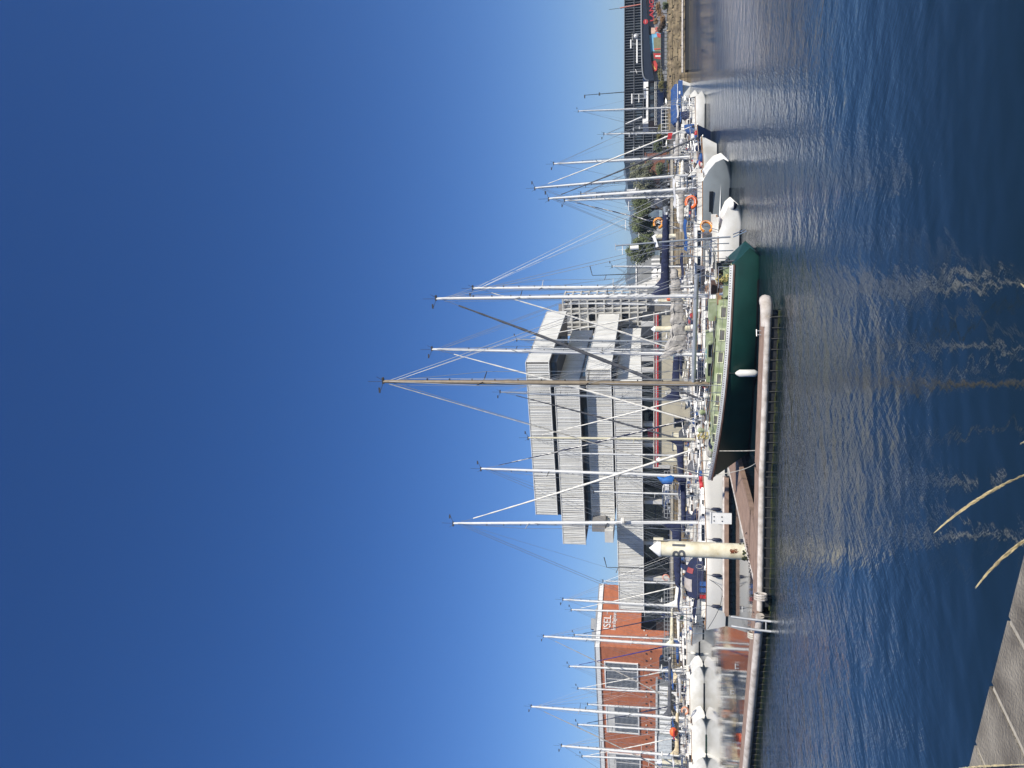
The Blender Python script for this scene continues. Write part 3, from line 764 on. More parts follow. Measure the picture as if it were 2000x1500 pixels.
# floating clubhouse: cream boarding, red fascia
t = thing('clubhouse', 'long low cream boarded clubhouse with a red roof edge', 'building', (0, 112, 0))
a, b2 = aty(1283, 612, 112), aty(1283, 912, 112); wd = a.x - b2.x; cx = (a.x + b2.x) / 2 - 0
zf1, zf0 = aty(1278, 750, 112).z, aty(1286, 750, 112).z
cb = stone_mat('cream_boarding', (0.60, 0.56, 0.44), (0.57, 0.53, 0.41), (0.40, 0.37, 0.29), 1, 0.32, 40, dirt=.2)
MB().box((cx, 2.6, (zf0 + .5) / 2), (wd - .6, 5, zf0 - .5)).build('wall', cb, t, uv=True)
m_ = MB(); m_.box((cx, 2.5, (zf0 + zf1) / 2), (wd, 5.6, zf1 - zf0)); m_.build('fascia', redh, t)
MB().box((cx, -.34, (zf0 + zf1) / 2 + .02), (wd - .1, .04, .07)).build('fascia_stripe', whiteb, t)
MB().box((cx, 2.5, zf1 + .06), (wd + .3, 5.9, .12)).build('roof', concw, t)
MB().box((cx, 2.5, .25), (wd + 1, 6.4, .5)).build('float', floatm, t)
for (y, w_, z0_, z1_) in ((862, 2.4, .6, 2.9), (700, 1.4, 1.4, 2.7), (768, 1.4, 1.4, 2.7), (825, 1.2, 1.4, 2.7)):
    x = aty(1300, y, 112).x
    g = MB().box((x, .07, (z0_ + z1_) / 2), (w_, .12, z1_ - z0_)).build('door' if w_ > 2 else 'window', cream if w_ > 2 else glass, t)
    MB().box((x, .04, z1_ + .06), (w_ + .25, .16, .12)).build('frame', mat('trim_slate', (0.13, 0.15, 0.18), .5), g)
# low grey sheds with white uprights on the left part of the quay
tb, wd, zz = simple_building('boat_store', 'low grey boat store fronted by a row of white doors before the brick wall', 1338, 1470, 1284.5, 121.5, 2.5, wallgrey, mat('roof_pale', (.45, .46, .46), .7), 0)
for k in range(14):
    MB().box((-wd / 2 + wd * (k + .5) / 14, -.1, GZ + (zz - GZ) * .45), (wd / 14 * .62, .14, (zz - GZ) * .8)).build('door', whiteb, tb)
simple_building('pale_shed', 'plain pale blue grey shed at the left end of the brick wall', 1438, 1500, 1283, 120.6, 2.2, mat('shed_paint', (.5, .54, .56), .7), None, 0)

# ------------------------------------------------------------------ trees and shrubs
leafA = mat('leaf_grey_green', (0.19, 0.20, 0.125), 0.8, var=0.5, scale=1.3)
leafB = mat('leaf_olive', (0.13, 0.16, 0.07), 0.8, var=0.5, scale=1.3)
leafD = mat('leaf_dry', (0.27, 0.16, 0.07), 0.9, var=0.4, scale=2)
leafE = mat('leaf_weed', (0.15, 0.14, 0.05), 0.9, var=0.4, scale=2)
bark = mat('bark', (0.09, 0.07, 0.05), .9, var=.3)
def crown(ctr, rad, n, lm, seed, par, lobes=9, leaf=.2, nm='crown'):
    rr = random.Random(seed); m_ = MB()
    L_ = []
    for i in range(lobes):
        a = rr.uniform(0, 6.28); f = rr.uniform(.3, .8); u = rr.uniform(-.75, .9)
        L_.append((Vector((ctr[0] + rad[0] * f * math.cos(a), ctr[1] + rad[1] * f * math.sin(a), ctr[2] + rad[2] * u * .8)), rr.uniform(.25, .45)))
    L_.append((Vector(ctr), .6))
    for i in range(n):
        c, s_ = rr.choice(L_)
        d = Vector((rr.gauss(0, 1), rr.gauss(0, 1), rr.gauss(0, 1))).normalized() * (rr.random() ** .35)
        p = c + Vector((d.x * rad[0] * s_, d.y * rad[1] * s_, d.z * rad[2] * s_ * .85))
        for _ in range(3):
            q = p + Vector((rr.gauss(0, leaf), rr.gauss(0, leaf), rr.gauss(0, leaf)))
            u = Vector((rr.gauss(0, 1), rr.gauss(0, 1), rr.gauss(0, 1))).normalized(); v = u.orthogonal().normalized()
            s2 = leaf * rr.uniform(.6, 1.3); o = len(m_.v)
            m_.v += [tuple(q - u * s2), tuple(q + v * s2 * .5), tuple(q + u * s2), tuple(q - v * s2 * .5)]
            m_.f.append((o, o + 1, o + 2, o + 3)); m_.m.append(0)
    return m_.build(nm, lm, par)
def tree(label, y, Vt, Vb, wpx, Y, lm, seed, group='trees on the far quay'):
    a = aty(Vt, y, Y); X = a.x; top_ = a.z; bz = aty(Vb, y, Y).z; r_ = wpx / F * Y / 2
    t = thing('quay_tree', label, 'tree', (X, Y, GZ), group=group); rr = random.Random(seed)
    m_ = MB(); hb = (bz + top_) / 2 - GZ
    m_.path([(0, 0, 0), (rr.uniform(-.2, .2), 0, hb * .5), (rr.uniform(-.3, .3), .1, hb * 1.2)], [.26, .2, .1], 8)
    for i in range(9):
        an = rr.uniform(0, 6.28); z0_ = hb * rr.uniform(.35, 1)
        m_.path([(0, 0, z0_), (r_ * .4 * math.cos(an), r_ * .4 * math.sin(an), z0_ + r_ * .35), (r_ * .8 * math.cos(an), r_ * .8 * math.sin(an), z0_ + r_ * rr.uniform(.4, .9))], [.11, .07, .02], 5)
    m_.build('trunk', bark, t)
    crown((0, 0, (top_ + bz) / 2 - GZ), (r_, r_ * .9, (top_ - bz) / 2), 2600, lm, seed, t, lobes=13, leaf=.17)
tree('grey green tree next to the black office block', 345, 1228, 1284, 58, 160, leafA, 1)
tree('broad grey green tree right of the white house', 365, 1240, 1288, 46, 156, leafA, 4)
tree('wide olive tree in the middle of the far quay trees', 412, 1226, 1287, 62, 158, leafB, 2)
tree('small olive tree touching the wide middle tree', 441, 1232, 1285, 38, 160, leafB, 5)
tree('round dark green tree left of the pale office', 488, 1221, 1282, 54, 155, leafB, 3)
tree('short shady tree behind the white motor cruiser', 470, 1244, 1286, 30, 160, leafB, 6)
def shrub(label, y, V0, V1, wpx, Y, lm, seed, cat='shrub', n=700):
    a = aty((V0 + V1) / 2, y, Y); t = thing('shrub', label, cat, (a.x, Y, aty(V1, y, Y).z))
    hz = (V1 - V0) / F * Y / 2
    MB().path([(0, 0, -.5), (.1, 0, hz * .6), (.2, 0, hz)], [.08, .06, .02], 5).build('stem', bark, t)
    crown((0, 0, hz), (wpx / F * Y / 2, .9, hz), n, lm, seed, t, 6, .13, 'foliage')
shrub('dry brown bush on top of the stone embankment', 28, 1277, 1302, 42, 144.5, leafD, 11)
shrub('darker dry bush leaning left beside the brown bush', 52, 1283, 1301, 24, 144.5, mat('leaf_dark_dry', (0.12, 0.08, 0.05), .9, var=.3), 12)
shrub('dark green weed clump above the embankment at the frame edge', 12, 1295, 1306, 14, 143.6, leafB, 13, n=300)
shrub('yellow green weeds under the rounded end of the pavilion', 146, 1286, 1297, 30, 147, leafE, 14)
shrub('yellow green weeds below the work ship hull', 172, 1287, 1297, 26, 146, leafE, 15, n=400)
shrub('low weeds behind the grey yacht masts near the black office block', 285, 1275, 1300, 34, 146, leafB, 16)
shrub('low olive scrub right of the parked cars', 255, 1284, 1304, 30, 145, leafE, 17)
shrub('scrub under the rust red shed', 328, 1282, 1300, 40, 144, leafB, 18)
gw = MB()
rr = random.Random(77)
for i in range(5200):
    X = rr.uniform(38, 130); yb = 144.2 + (X - 44) * .014 + rr.uniform(-.5, 1.4)
    u = Vector((rr.gauss(0, .4), rr.gauss(0, .4), 1)).normalized() * rr.uniform(.1, .5); v = Vector((rr.uniform(-1, 1), rr.uniform(-1, 1), 0)).normalized() * .05
    p = Vector((X, yb, 3.35)); o = len(gw.v); gw.v += [tuple(p - v), tuple(p + v), tuple(p + u)]; gw.f.append((o, o + 1, o + 2)); gw.m.append(0)
struct(gw.build('quay_grass', leafE), 'stuff')

# ------------------------------------------------------------------ cars, lamps, railings on the far quay
def car(label, X, Y, rz, body, van=False):
    t = thing('parked_car', label, 'car', (X, Y, GZ), rz, 'vehicles parked on the far quay')
    h = 1.9 if van else 1.42; m_ = MB()
    lo = [(-2.1, .35), (-2.12, .85), (-1.9, .95), (1.0, .98), (1.9, .82), (2.1, .6), (2.1, .35)]
    def ext(prof, w_): 
        n_ = len(prof); m2 = MB()
        m2.add([(x, -w_, z) for x, z in prof] + [(x, w_, z) for x, z in prof], [tuple(range(n_)), tuple(range(n_, 2 * n_))[::-1]] + [(i, (i + 1) % n_, n_ + (i + 1) % n_, n_ + i) for i in range(n_)]); return m2
    ext(lo, .86).build('body', body, t)
    up = [(-2.0, .93), (-1.75, h - .05), (-1.2, h), (.9 if van else .35, h), (1.5 if van else 1.05, .95)]
    ext(up, .74).build('cabin', body, t)
    for s in (-1, 1):
        g = MB(); pts_ = [(-1.6, 1.0), (-1.5, h - .12), (.25, h - .12), (.8, 1.0)]
        g.add([(x, s * .75, z) for x, z in pts_] + [(x, s * .77, z) for x, z in pts_], [(0, 1, 2, 3), (7, 6, 5, 4), (0, 4, 5, 1), (1, 5, 6, 2), (2, 6, 7, 3), (3, 7, 4, 0)]); g.build('side_window', glass, t)
        for x in (-1.3, 1.35):
            wl_ = MB(); wl_.tube((x, s * .72, .33), (x, s * .9, .33), .33, n=14); w_ = wl_.build('wheel', black, t)
            MB().tube((x, s * .9, .33), (x, s * .915, .33), .2, n=10).build('rim', alu, w_)
        MB().box((2.06, s * .6, .68), (.12, .35, .14)).build('headlight', mat('lamp_glass', (.7, .7, .68), .2), t)
    MB().box((.95 if not van else 1.4, 0, (h + .95) / 2), (.08, 1.3, h - 1.1), M=Matrix.Rotation(R(-50 if not van else -30), 3, 'Y')).build('windscreen', glass, t)
cdk, cgr, cwh, cbl = mat('car_black', (.02, .02, .025), .25), mat('car_grey', (.12, .13, .14), .25, .4), mat('car_white', (.7, .7, .7), .3), mat('car_blue', (.03, .06, .16), .25)
for i, (y, Y, b_, van, lb) in enumerate(((377, 147, cdk, 0, 'black car parked below the white house'), (398, 147, cdk, 0, 'dark car parked under the wide olive tree'), (412, 147, cgr, 0, 'grey car parked under the wide olive tree'),
     (447, 147, cbl, 0, 'dark blue car right of the cream pile'), (478, 147, cdk, 0, 'black car parked in front of the round dark green tree'), (505, 147, cdk, 1, 'black van parked right of the white camper'), (330, 150, cgr, 0, 'grey car in front of the rust red shed'),
     (355, 149, cdk, 1, 'dark van behind the white mast boats by the grey green tree'), (955, 129, cwh, 0, 'white car parked before the dark ground floor windows'), (980, 129, cbl, 0, 'blue car next to the white car under the lowest slab'), (1004, 129, cdk, 0, 'black car left of the blue car under the lowest slab'),
     (1270, 125, cgr, 0, 'grey car parked at the brick wall corner'), (1298, 125, cdk, 1, 'dark van parked beneath the largest brick wall window'), (1322, 125, cbl, 0, 'dark blue car beside the white door boat store'))):
    p = aty(1285, y, Y); car(lb, p.x, Y, rnd.uniform(-.1, .1) + (math.pi if i % 2 else 0), b_, bool(van))
# white camper with rounded roof
p = aty(1285, 536, 140)
t = thing('camper_van', 'white rounded camper van parked left of the round dark green tree', 'camper', (p.x, 140, GZ))
MB().path([(0, -1, .8), (0, 0, 1.9), (0, 2.5, 2.0), (0, 4, 1.2)], [1.2, 1.45, 1.45, 1.2], 12).build('body', white, t, smooth=True)
MB().box((0, -.75, 2.0), (2.0, .9, .8)).build('windscreen', glass, t); MB().box((1.4, 1.2, 2.1), (.1, 2.4, .7)).build('side_window', glass, t)
for s in (-1, 1): MB().tube((s * 1.0, .6, .35), (s * 1.25, .6, .35), .35, n=12).build('wheel', black, t)

def lamp(label, xt, yt, xb, yb, Y, style, mt_):
    a, b2 = aty(xt, yt, Y), aty(xb, yb, Y)
    t = thing('street_lamp', label, 'street lamp', (b2.x, Y, GZ), group='street lamps on the far quay')
    top_ = Vector((a.x - b2.x, 0, a.z - GZ))
    MB().path([(0, 0, 0), top_ * .5, top_], [.11, .09, .05], 8).build('post', mt_, t)
    if style == 0:
        MB().path([top_, top_ + Vector((1.7, 0, .45))], [.06, .09], 6).path([top_ * .82, top_ * .82 + Vector((-.9, 0, .35))], [.05, .07], 6).build('arm', mt_, t)
    elif style == 1:
        MB().box(top_ + Vector((0, 0, -.2)), (2.2, .25, .12)).build('lamp_head', whiteb, t)
        MB().tube(top_, top_ + Vector((0, 0, .8)), .04).build('finial', whiteb, t)
    else:
        MB().box(top_ + Vector((-.25, 0, -.1)), (.6, .2, .2)).build('lamp_head', mt_, t)
        MB().box(top_ * .82, (.5, .3, .25)).build('bracket', mt_, t)
lamp('black street lamp with a bent arm left of the round tree', 1157, 538, 1290, 533, 135, 0, frame_dk)
lamp('black street lamp with a bent arm in front of the lowest slab', 1185, 1108, 1275, 1110, 132, 0, frame_dk)
lamp('dark lamp post before the black office block', 1141, 186, 1292, 174, 145, 2, frame_dk)
lamp('white cross shaped lamp over the wide olive tree', 1220, 440, 1285, 440, 165, 1, whiteb)
lamp('white cross shaped lamp above the round dark green tree', 1214, 488, 1285, 486, 165, 1, whiteb)
lamp('white cross shaped lamp left of the wide olive tree', 1226, 403, 1285, 401, 185, 1, whiteb)
for i, (y, Vt_) in enumerate(((250, 1236), (262, 1228), (288, 1236))):
    lamp(('slim pale post left of the work ship crane', 'slim pale post between two small yachts before the black block', 'slim pale post near the grey green tree')[i], Vt_, y, 1290, y, 150, 2, galv)
# no entry sign
p = aty(1261, 43, 146)
t = thing('round_sign', 'round red sign on a dark post in front of the pavilion', 'sign', (p.x, 146, 3.4))
MB().tube((0, 0, 0), (0, 0, p.z - 3.4 + .6), .05).build('post', frame_dk, t)
s_ = MB().tube((0, -.08, p.z - 3.4), (0, -.14, p.z - 3.4), .46, n=20).build('disc', redh, t)
MB().box((0, -.16, p.z - 3.4), (.6, .03, .13)).build('bar', mat('sign_pink', (.5, .25, .25), .6), s_)
t = thing('wooden_pallet', 'small pale wooden frame lying on the embankment stones', 'pallet', tuple(aty(1306, 53, 143.2)))
for s in (-1, 1): MB().box((s * .75, -.25, 0), (.22, .2, .8)).build('post', mat('pale_wood', (.5, .4, .26), .8), t)
MB().box((0, -.2, -.3), (1.6, .16, .12)).build('rail', mat('pale_wood', (.5, .4, .26), .8), t)
# guard rails along far quay
def rail(label, y0, y1, Y, z, mt_, n, h=1.0):
    a, b2 = aty(1290, y0, Y).x, aty(1290, y1, Y).x; c = (a + b2) / 2; w_ = abs(a - b2)
    t = thing('guard_rail', label, 'railing', (c, Y, z), group='railings on the far quay')
    m_ = MB(); m_.tube((-w_ / 2, 0, h), (w_ / 2, 0, h), .05); m_.build('top_rail', mt_, t)
    m_ = MB(); m_.tube((-w_ / 2, 0, h * .5), (w_ / 2, 0, h * .5), .035); m_.build('mid_rail', mt_, t)
    p0 = MB().box((0, 0, h / 2), (.07, .07, h)).build('post', mt_, t); p0.location = (-w_ / 2, 0, 0)
    for k in range(1, n + 1):
        q = p0.copy(); col.objects.link(q); q.parent = t; q.location = (-w_ / 2 + w_ * k / n, 0, 0)
rail('grey railing above the embankment under the mural', 60, 160, 146, 3.4, frame_dk, 14, 1.3)
rail('pale railing on the quay beside the blue covered boat', 208, 262, 143, 3.0, whiteb, 8, 1.6)
rail('railing on the quay wall left of the clubhouse', 920, 1010, 123.4, 3.1, galv, 12)
rail('railing on the quay wall beneath the brick building corner', 1150, 1290, 120.6 + 2, 3.1, galv, 18)
# ------------------------------------------------------------------ pontoons
def walkway(name, label, pts, wd, z=.5, tube_side=-1, group='timber pontoons', slats=True, both=False, rtube=.125):
    """pts: ordered plan points; deck of width wd; white edge tube along the right hand (tube_side -1) side"""
    c0 = Vector((pts[0][0], pts[0][1], 0)); t = thing(name, label, 'pontoon', c0, group=group)
    P_ = [Vector((p[0], p[1], 0)) - c0 for p in pts]
    dk, tb, ft, al, br = MB(), MB(), MB(), MB(), MB()
    for a, b in zip(P_[:-1], P_[1:]):
        d = (b - a); ln = d.length; d.normalize(); nn = Vector((d.y, -d.x, 0)) * tube_side; ang = math.atan2(d.y, d.x)
        mid = (a + b) / 2
        dk.box(mid - nn * wd / 2 + Vector((0, 0, z - .06)), (ln, wd - .1, .1), rz=ang)
        sides = [nn * .1] + ([-nn * (wd + .1)] if both else [])
        for s_ in sides: tb.path([a + s_ + Vector((0, 0, z - .11)), b + s_ + Vector((0, 0, z - .11))], rtube, 14)
        dk.box(mid - nn * (wd - .02) + Vector((0, 0, z - .12)), (ln, .1, .22), rz=ang)
        k = 0
        while k * .42 < ln - .2 and slats:
            for off in (.02, wd - .3):
                q = a + d * (k * .42 + .2) - nn * off; ft.box(q + Vector((0, 0, .08)), (.385, .22, .5), rz=ang)
            q = a + d * (k * .42 - .01) + nn * .14; br.box(q + Vector((0, 0, .12)), (.025, .03, .5), rz=ang)
            k += 1
        ft.box(mid - nn * (wd / 2 + .05) + Vector((0, 0, .02)), (ln - .05, wd - .75, .55), rz=ang)
        q = 0
        while q < ln:
            al.box(a + d * q + nn * .10 + Vector((0, 0, .015 + rnd.uniform(-.02, .03))), (.5, .06, rnd.uniform(.02, .06)), rz=ang + rnd.uniform(-.04, .04)); q += .38
    dk.build('deck', wooddeck, t); tb.build('edge_tube', concw, t, smooth=True); ft.build('float', floatm, t); al.build('algae_line', algae, t)
    if slats: br.build('float_brackets', mat('bracket_dull', (.075, .075, .07), .7), t)
    return t
pA, pB, pC, pD = atz(1495, 618, .5), atz(1483, 930, .5), atz(1479, 1190, .5), atz(1452, 1500, .5)
pE = pD + (pD - pC) * 1.3
wk = walkway('pontoon', 'front timber pontoon with a long white edge tube crossing the photo', [pA[:2], pB[:2], pC[:2]], 1.5, .52)
MB().path([Vector((0, 0.03, .44)) + Vector(v) for v in ((-.35, .2, 0), (.15, .1, 0), (.42, .12, 0), (.62, .3, 0), (.68, .6, 0), (.6, 1.0, 0))], [.2, .23, .24, .24, .22, .16], 12).build('end_cap', concw, wk, smooth=True)
walkway('pontoon', 'left timber pontoon section beyond the steel ladder', [(pC + Vector((-.2, .05, 0)))[:2], pD[:2], pE[:2]], 1.4, .5, rtube=.17)
qA, qB, qC = atz(1462, 1095, .5), atz(1425, 925, .5), atz(1411, 820, .5)
walkway('pontoon', 'slanting timber pontoon running from the pile to the yachts behind', [(qA + Vector((-.5, -2.9, 0)))[:2], qA[:2], qB[:2], (qB + (qB - qA) * 1.2)[:2]], 2.4, .49, -1)
fA, fB = atz(1414, 1196, .45), atz(1414, 930, .45)
walkway('pontoon', 'narrow finger pontoon alongside the large white yacht', [fA[:2], fB[:2]], .8, .45, -1, rtube=.2)
for i, (Y, x0, x1, lb) in enumerate(((112.5, -66, -18, 'far left pontoon behind the row of white sterns'), (86.5, -46, -16, 'long low pontoon between the white sterns and the brick reflection'), (63.5, -9, 9, 'middle pontoon behind the green yacht'), (98.5, -10, 24, 'back pontoon in front of the clubhouse'))):
    if i == 1: continue
    walkway('pontoon', lb, [(x0, Y), (x1, Y)], 1.6, .5, 1 if False else -1, slats=False)

# ladder
t = thing('pontoon_ladder', 'two galvanised tube uprights of the ladder on the front pontoon', 'ladder', (0, 0, 0))
a = atz(1478, 1206, .5); b2 = atz(1476, 1220, .5); t.location = a
for k, q in enumerate((a, b2)):
    o = q - a
    top_ = aty(1428, 1206 + k * 13, q.y - .2) - a
    MB().path([Vector((o.x + .05, -.75, -1.3)), Vector((o.x, -.42, -.4)), Vector((o.x, -.34, .1)), Vector((top_.x, -.1, top_.z))], .055, 10).build('upright', galv, t, smooth=True)
MB().tube((0.02, -.4, -.32), (b2.x - a.x + .02, -.4, -.32), .035).build('rung', galv, t)

# mooring cleats and rings on the pontoon
for i, (x, y, lb) in enumerate(((1484, 650, 'steel mooring cleat near the rounded end of the front pontoon'), (1441, 1302, 'steel mooring cleat on the left pontoon section, right one'), (1432, 1352, 'steel mooring cleat on the left pontoon section, left one'), (1455, 1190, 'steel cleat beside the ladder'))):
    q = atz(x, y, .56); t = thing('mooring_cleat', lb, 'cleat', q, .2, 'cleats on the pontoons')
    MB().tube((-.14, 0, .12), (.14, 0, .12), .022).build('horn', galv, t)
    for s in (-.08, .08): MB().tube((s, 0, -.05), (s, 0, .12), .02).build('leg', galv, t)
for i, (x, y, lb) in enumerate(((1487, 1165, 'pale rope collar round the front tube right of the ladder'), (1473, 1240, 'pale rope collar round the tube left of the ladder'))):
    q = atz(x, y, .42); t = thing('tube_collar', lb, 'collar', q)
    for k in range(3): MB().path([(k * .09 - .1, .13 * math.cos(a_) * 1.75 + .0, .13 * math.sin(a_) * 1.75 + .02) for a_ in [j * 6.2832 / 14 for j in range(15)]], .04, 6).build('band', ropew if i else concw, t)
# dark bolts / scraps scattered on the slanting deck
gb = MB(); rr = random.Random(9)
for i in range(70):
    f = rr.random() ** .6; q = pC + (qA - pC) * 0 ; base_ = atz(1474, 1205, .53) + (atz(1458, 1050, .53) - atz(1474, 1205, .53)) * f
    q = base_ + Vector((rr.uniform(-.2, .35), rr.uniform(-.25, .45), 0)); gb.sphere((q.x, q.y, .545), rr.uniform(.02, .05), 6, sc3=(1, 1, .4))
struct(gb.build('mussel_shells', black), 'stuff')
# shore power pedestal: white board by the finger pontoon
q = atz(1428, 1013, .5); t = thing('service_pedestal', 'white service board with small dark sockets standing on the slanting pontoon', 'pedestal', q, -.1)
MB().box((0, 0, .55), (.62, .12, 1.15)).build('board', whiteb, t); MB().box((0, 0, 1.14), (.7, .2, .08)).build('cap', whiteb, t)
for k, (x, z) in enumerate(((-.14, .95), (.1, .95), (-.15, .5), (.1, .52))): MB().box((x, -.07, z), (.06, .03, .06)).build('socket', frame_dk, t)

# ------------------------------------------------------------------ mooring piles
def pile(label, xt, yt, xb, Y, diam, text=None, lean=0):
    a = aty(xt, yt, Y); t = thing('mooring_pile', label, 'pile', (a.x, Y, 0), group='cream mooring piles'); r_ = diam / 2; hc = diam * .62
    zt = a.z - hc; n = 32; rows = []
    for i in range(26):
        z = -1.0 + (zt + 1.0) * i / 25; rows.append([(r_ * math.cos(2 * math.pi * k / n), r_ * math.sin(2 * math.pi * k / n), z) for k in range(n)])
    m_ = MB(); m_.grid(rows, 0, True); m_.build('shaft', pilem, t, smooth=True)
    MB().lathe((0, 0, zt), [(r_ * 1.03, -.1), (r_ * 1.05, 0), (r_ * .55, hc * .5), (.01, hc)], 32).build('cone_cap', whiteb, t, smooth=True)
    al = MB()
    rr = random.Random(3)
    for k in range(60):
        an = rr.uniform(-math.pi, 0); z = rr.uniform(.0, .55) * (rr.random()) ; al.sphere(((r_ + .0) * math.cos(an), (r_ + .0) * math.sin(an), z + .02), .05, 6, sc3=(1.2, 1.2, 1))
    al.build('algae', algae, t)
    if text:
        vs, fs = text_mb(text, .9, .012, .018)
        xs = [v.x for v in vs]; w_ = max(xs) - min(xs); mid = (max(xs) + min(xs)) / 2
        # subdivide by bending around the shaft
        m_ = MB(); zc = zt - 1.3
        bm = bmesh.new(); vv = [bm.verts.new(v) for v in vs]
        for f in fs:
            try: bm.faces.new([vv[i] for i in f])
            except Exception: pass
        for x_ in [mid + w_ * (k / 24 - .5) for k in range(1, 24)]:
            bmesh.ops.bisect_plane(bm, geom=bm.verts[:] + bm.edges[:] + bm.faces[:], plane_co=(x_, 0, 0), plane_no=(1, 0, 0))
        bm.verts.index_update()
        for v in bm.verts:
            th = -math.pi / 2 + (v.co.x - mid) / r_ * 1.02 - .10; rr_ = r_ + .004 + max(0, v.co.z) * .3
            m_.v.append((rr_ * math.cos(th), rr_ * math.sin(th), zc + v.co.y))
        for f in bm.faces: m_.f.append(tuple(v.index for v in f.verts)); m_.m.append(0)
        bm.free(); m_.build('lettering', stencil, t)
        rs = MB()
        for k in range(90):
            an = -math.pi / 2 + .2 + rr.gauss(0, .15); z = .85 + rr.gauss(0, .09); rs.sphere(((r_ - .01) * math.cos(an), r_ * math.sin(an), z), rr.uniform(.012, .03), 6, sc3=(1, 1, 1))
        rs.build('rust_patch', rust, t)
        MB().path([(r_ + .06, -.05, zt), (r_ + .06, -.05, zt - 1.0)], .03).build('guide_bar', galv, t)
    return t
pile('tall cream mooring pile lettered B1 with a rust patch near its foot', 1268, 1070, 1438, 40.3, .80, 'B1')
pile('wide cream pile in the left bottom row of masts at the frame edge', 1281, 1489, 1335, 90, .95)
pile('cream pile rising behind the grey bundled sail before the clubhouse', 1271, 643, 1330, 88, .68)
pile('short cream pile among the parked cars by the round tree', 1273, 463, 1300, 104, .66)
pile('cream pile just left of the orange float roll', 1277, 588, 1300, 108, .66)
pile('short cream pile behind the red roof edge at the clubhouse left end', 1281, 897, 1310, 108.5, .66)
t = thing('pile_guide_box', 'cream box fixed on top right of the lettered pile', 'box', aty(1280, 1052, 40.1))
MB().box((0, 0, -.15), (.1, .25, .5)).build('box', cream, t)

# ------------------------------------------------------------------ yachts
SPREADS = []
def lerp(a, b, t): return a + (b - a) * t
def hull_funcs(L, B, Fb, Fs, so, bo, ws, pw=.85):
    def hb(t):
        if t < .42: return B / 2 * (ws + (1 - ws) * math.sin(math.pi / 2 * t / .42))
        return B / 2 * max(.012, max(0.0, math.cos(math.pi / 2 * ((t - .42) / .58))) ** pw)
    def sheer(t): return lerp(Fs, Fb, t) - .10 * math.sin(math.pi * t)
    def xd(t): return -L / 2 + max(0, -so) + (L - max(0, -so)) * t
    def xw(t): return -L / 2 + max(0, so) + (L - max(0, so) - bo) * t
    return hb, sheer, xd, xw
def hull_mesh(L, B, Fb, Fs, so, bo, ws, N=30):
    hb, sheer, xd, xw = hull_funcs(L, B, Fb, Fs, so, bo, ws)
    rows = []
    for i in range(N + 1):
        t = i / N; h = hb(t); S = sheer(t); f = t ** 2
        prof = [(0, -.55), (.55 - .25 * f, -.42), (.82 - .4 * f, -.12), (.88 - .36 * f, .0), (.905 - .33 * f, .09), (.95 - .2 * f, S * .4), (.99 - .08 * f, S * .72), (1, S * .9), (1, S)]
        P_, S_ = [], []
        for wy, z in prof:
            u = max(0, min(1, z / S)); u = u ** (1 + 1.2 * max(0, 1 - t * 6)) if so < -1 else u; x = lerp(xw(t), xd(t), u)
            if z < 0: x = xw(t) + (-z) * (0.6 * (1 - 2 * t))
            if t < (.045 if bo > 1.2 else .10) and so < 0:
                fl0 = lerp(.05, -.55, (t / (.045 if bo > 1.2 else .10)) ** .6); z = fl0 + (z + .55) / (S + .55) * (S - fl0)
            P_.append((x, -h * wy, z)); S_.append((x, h * wy, z))
        rows.append(P_[::-1] + S_[1:])
    return rows, (hb, sheer, xd, xw)
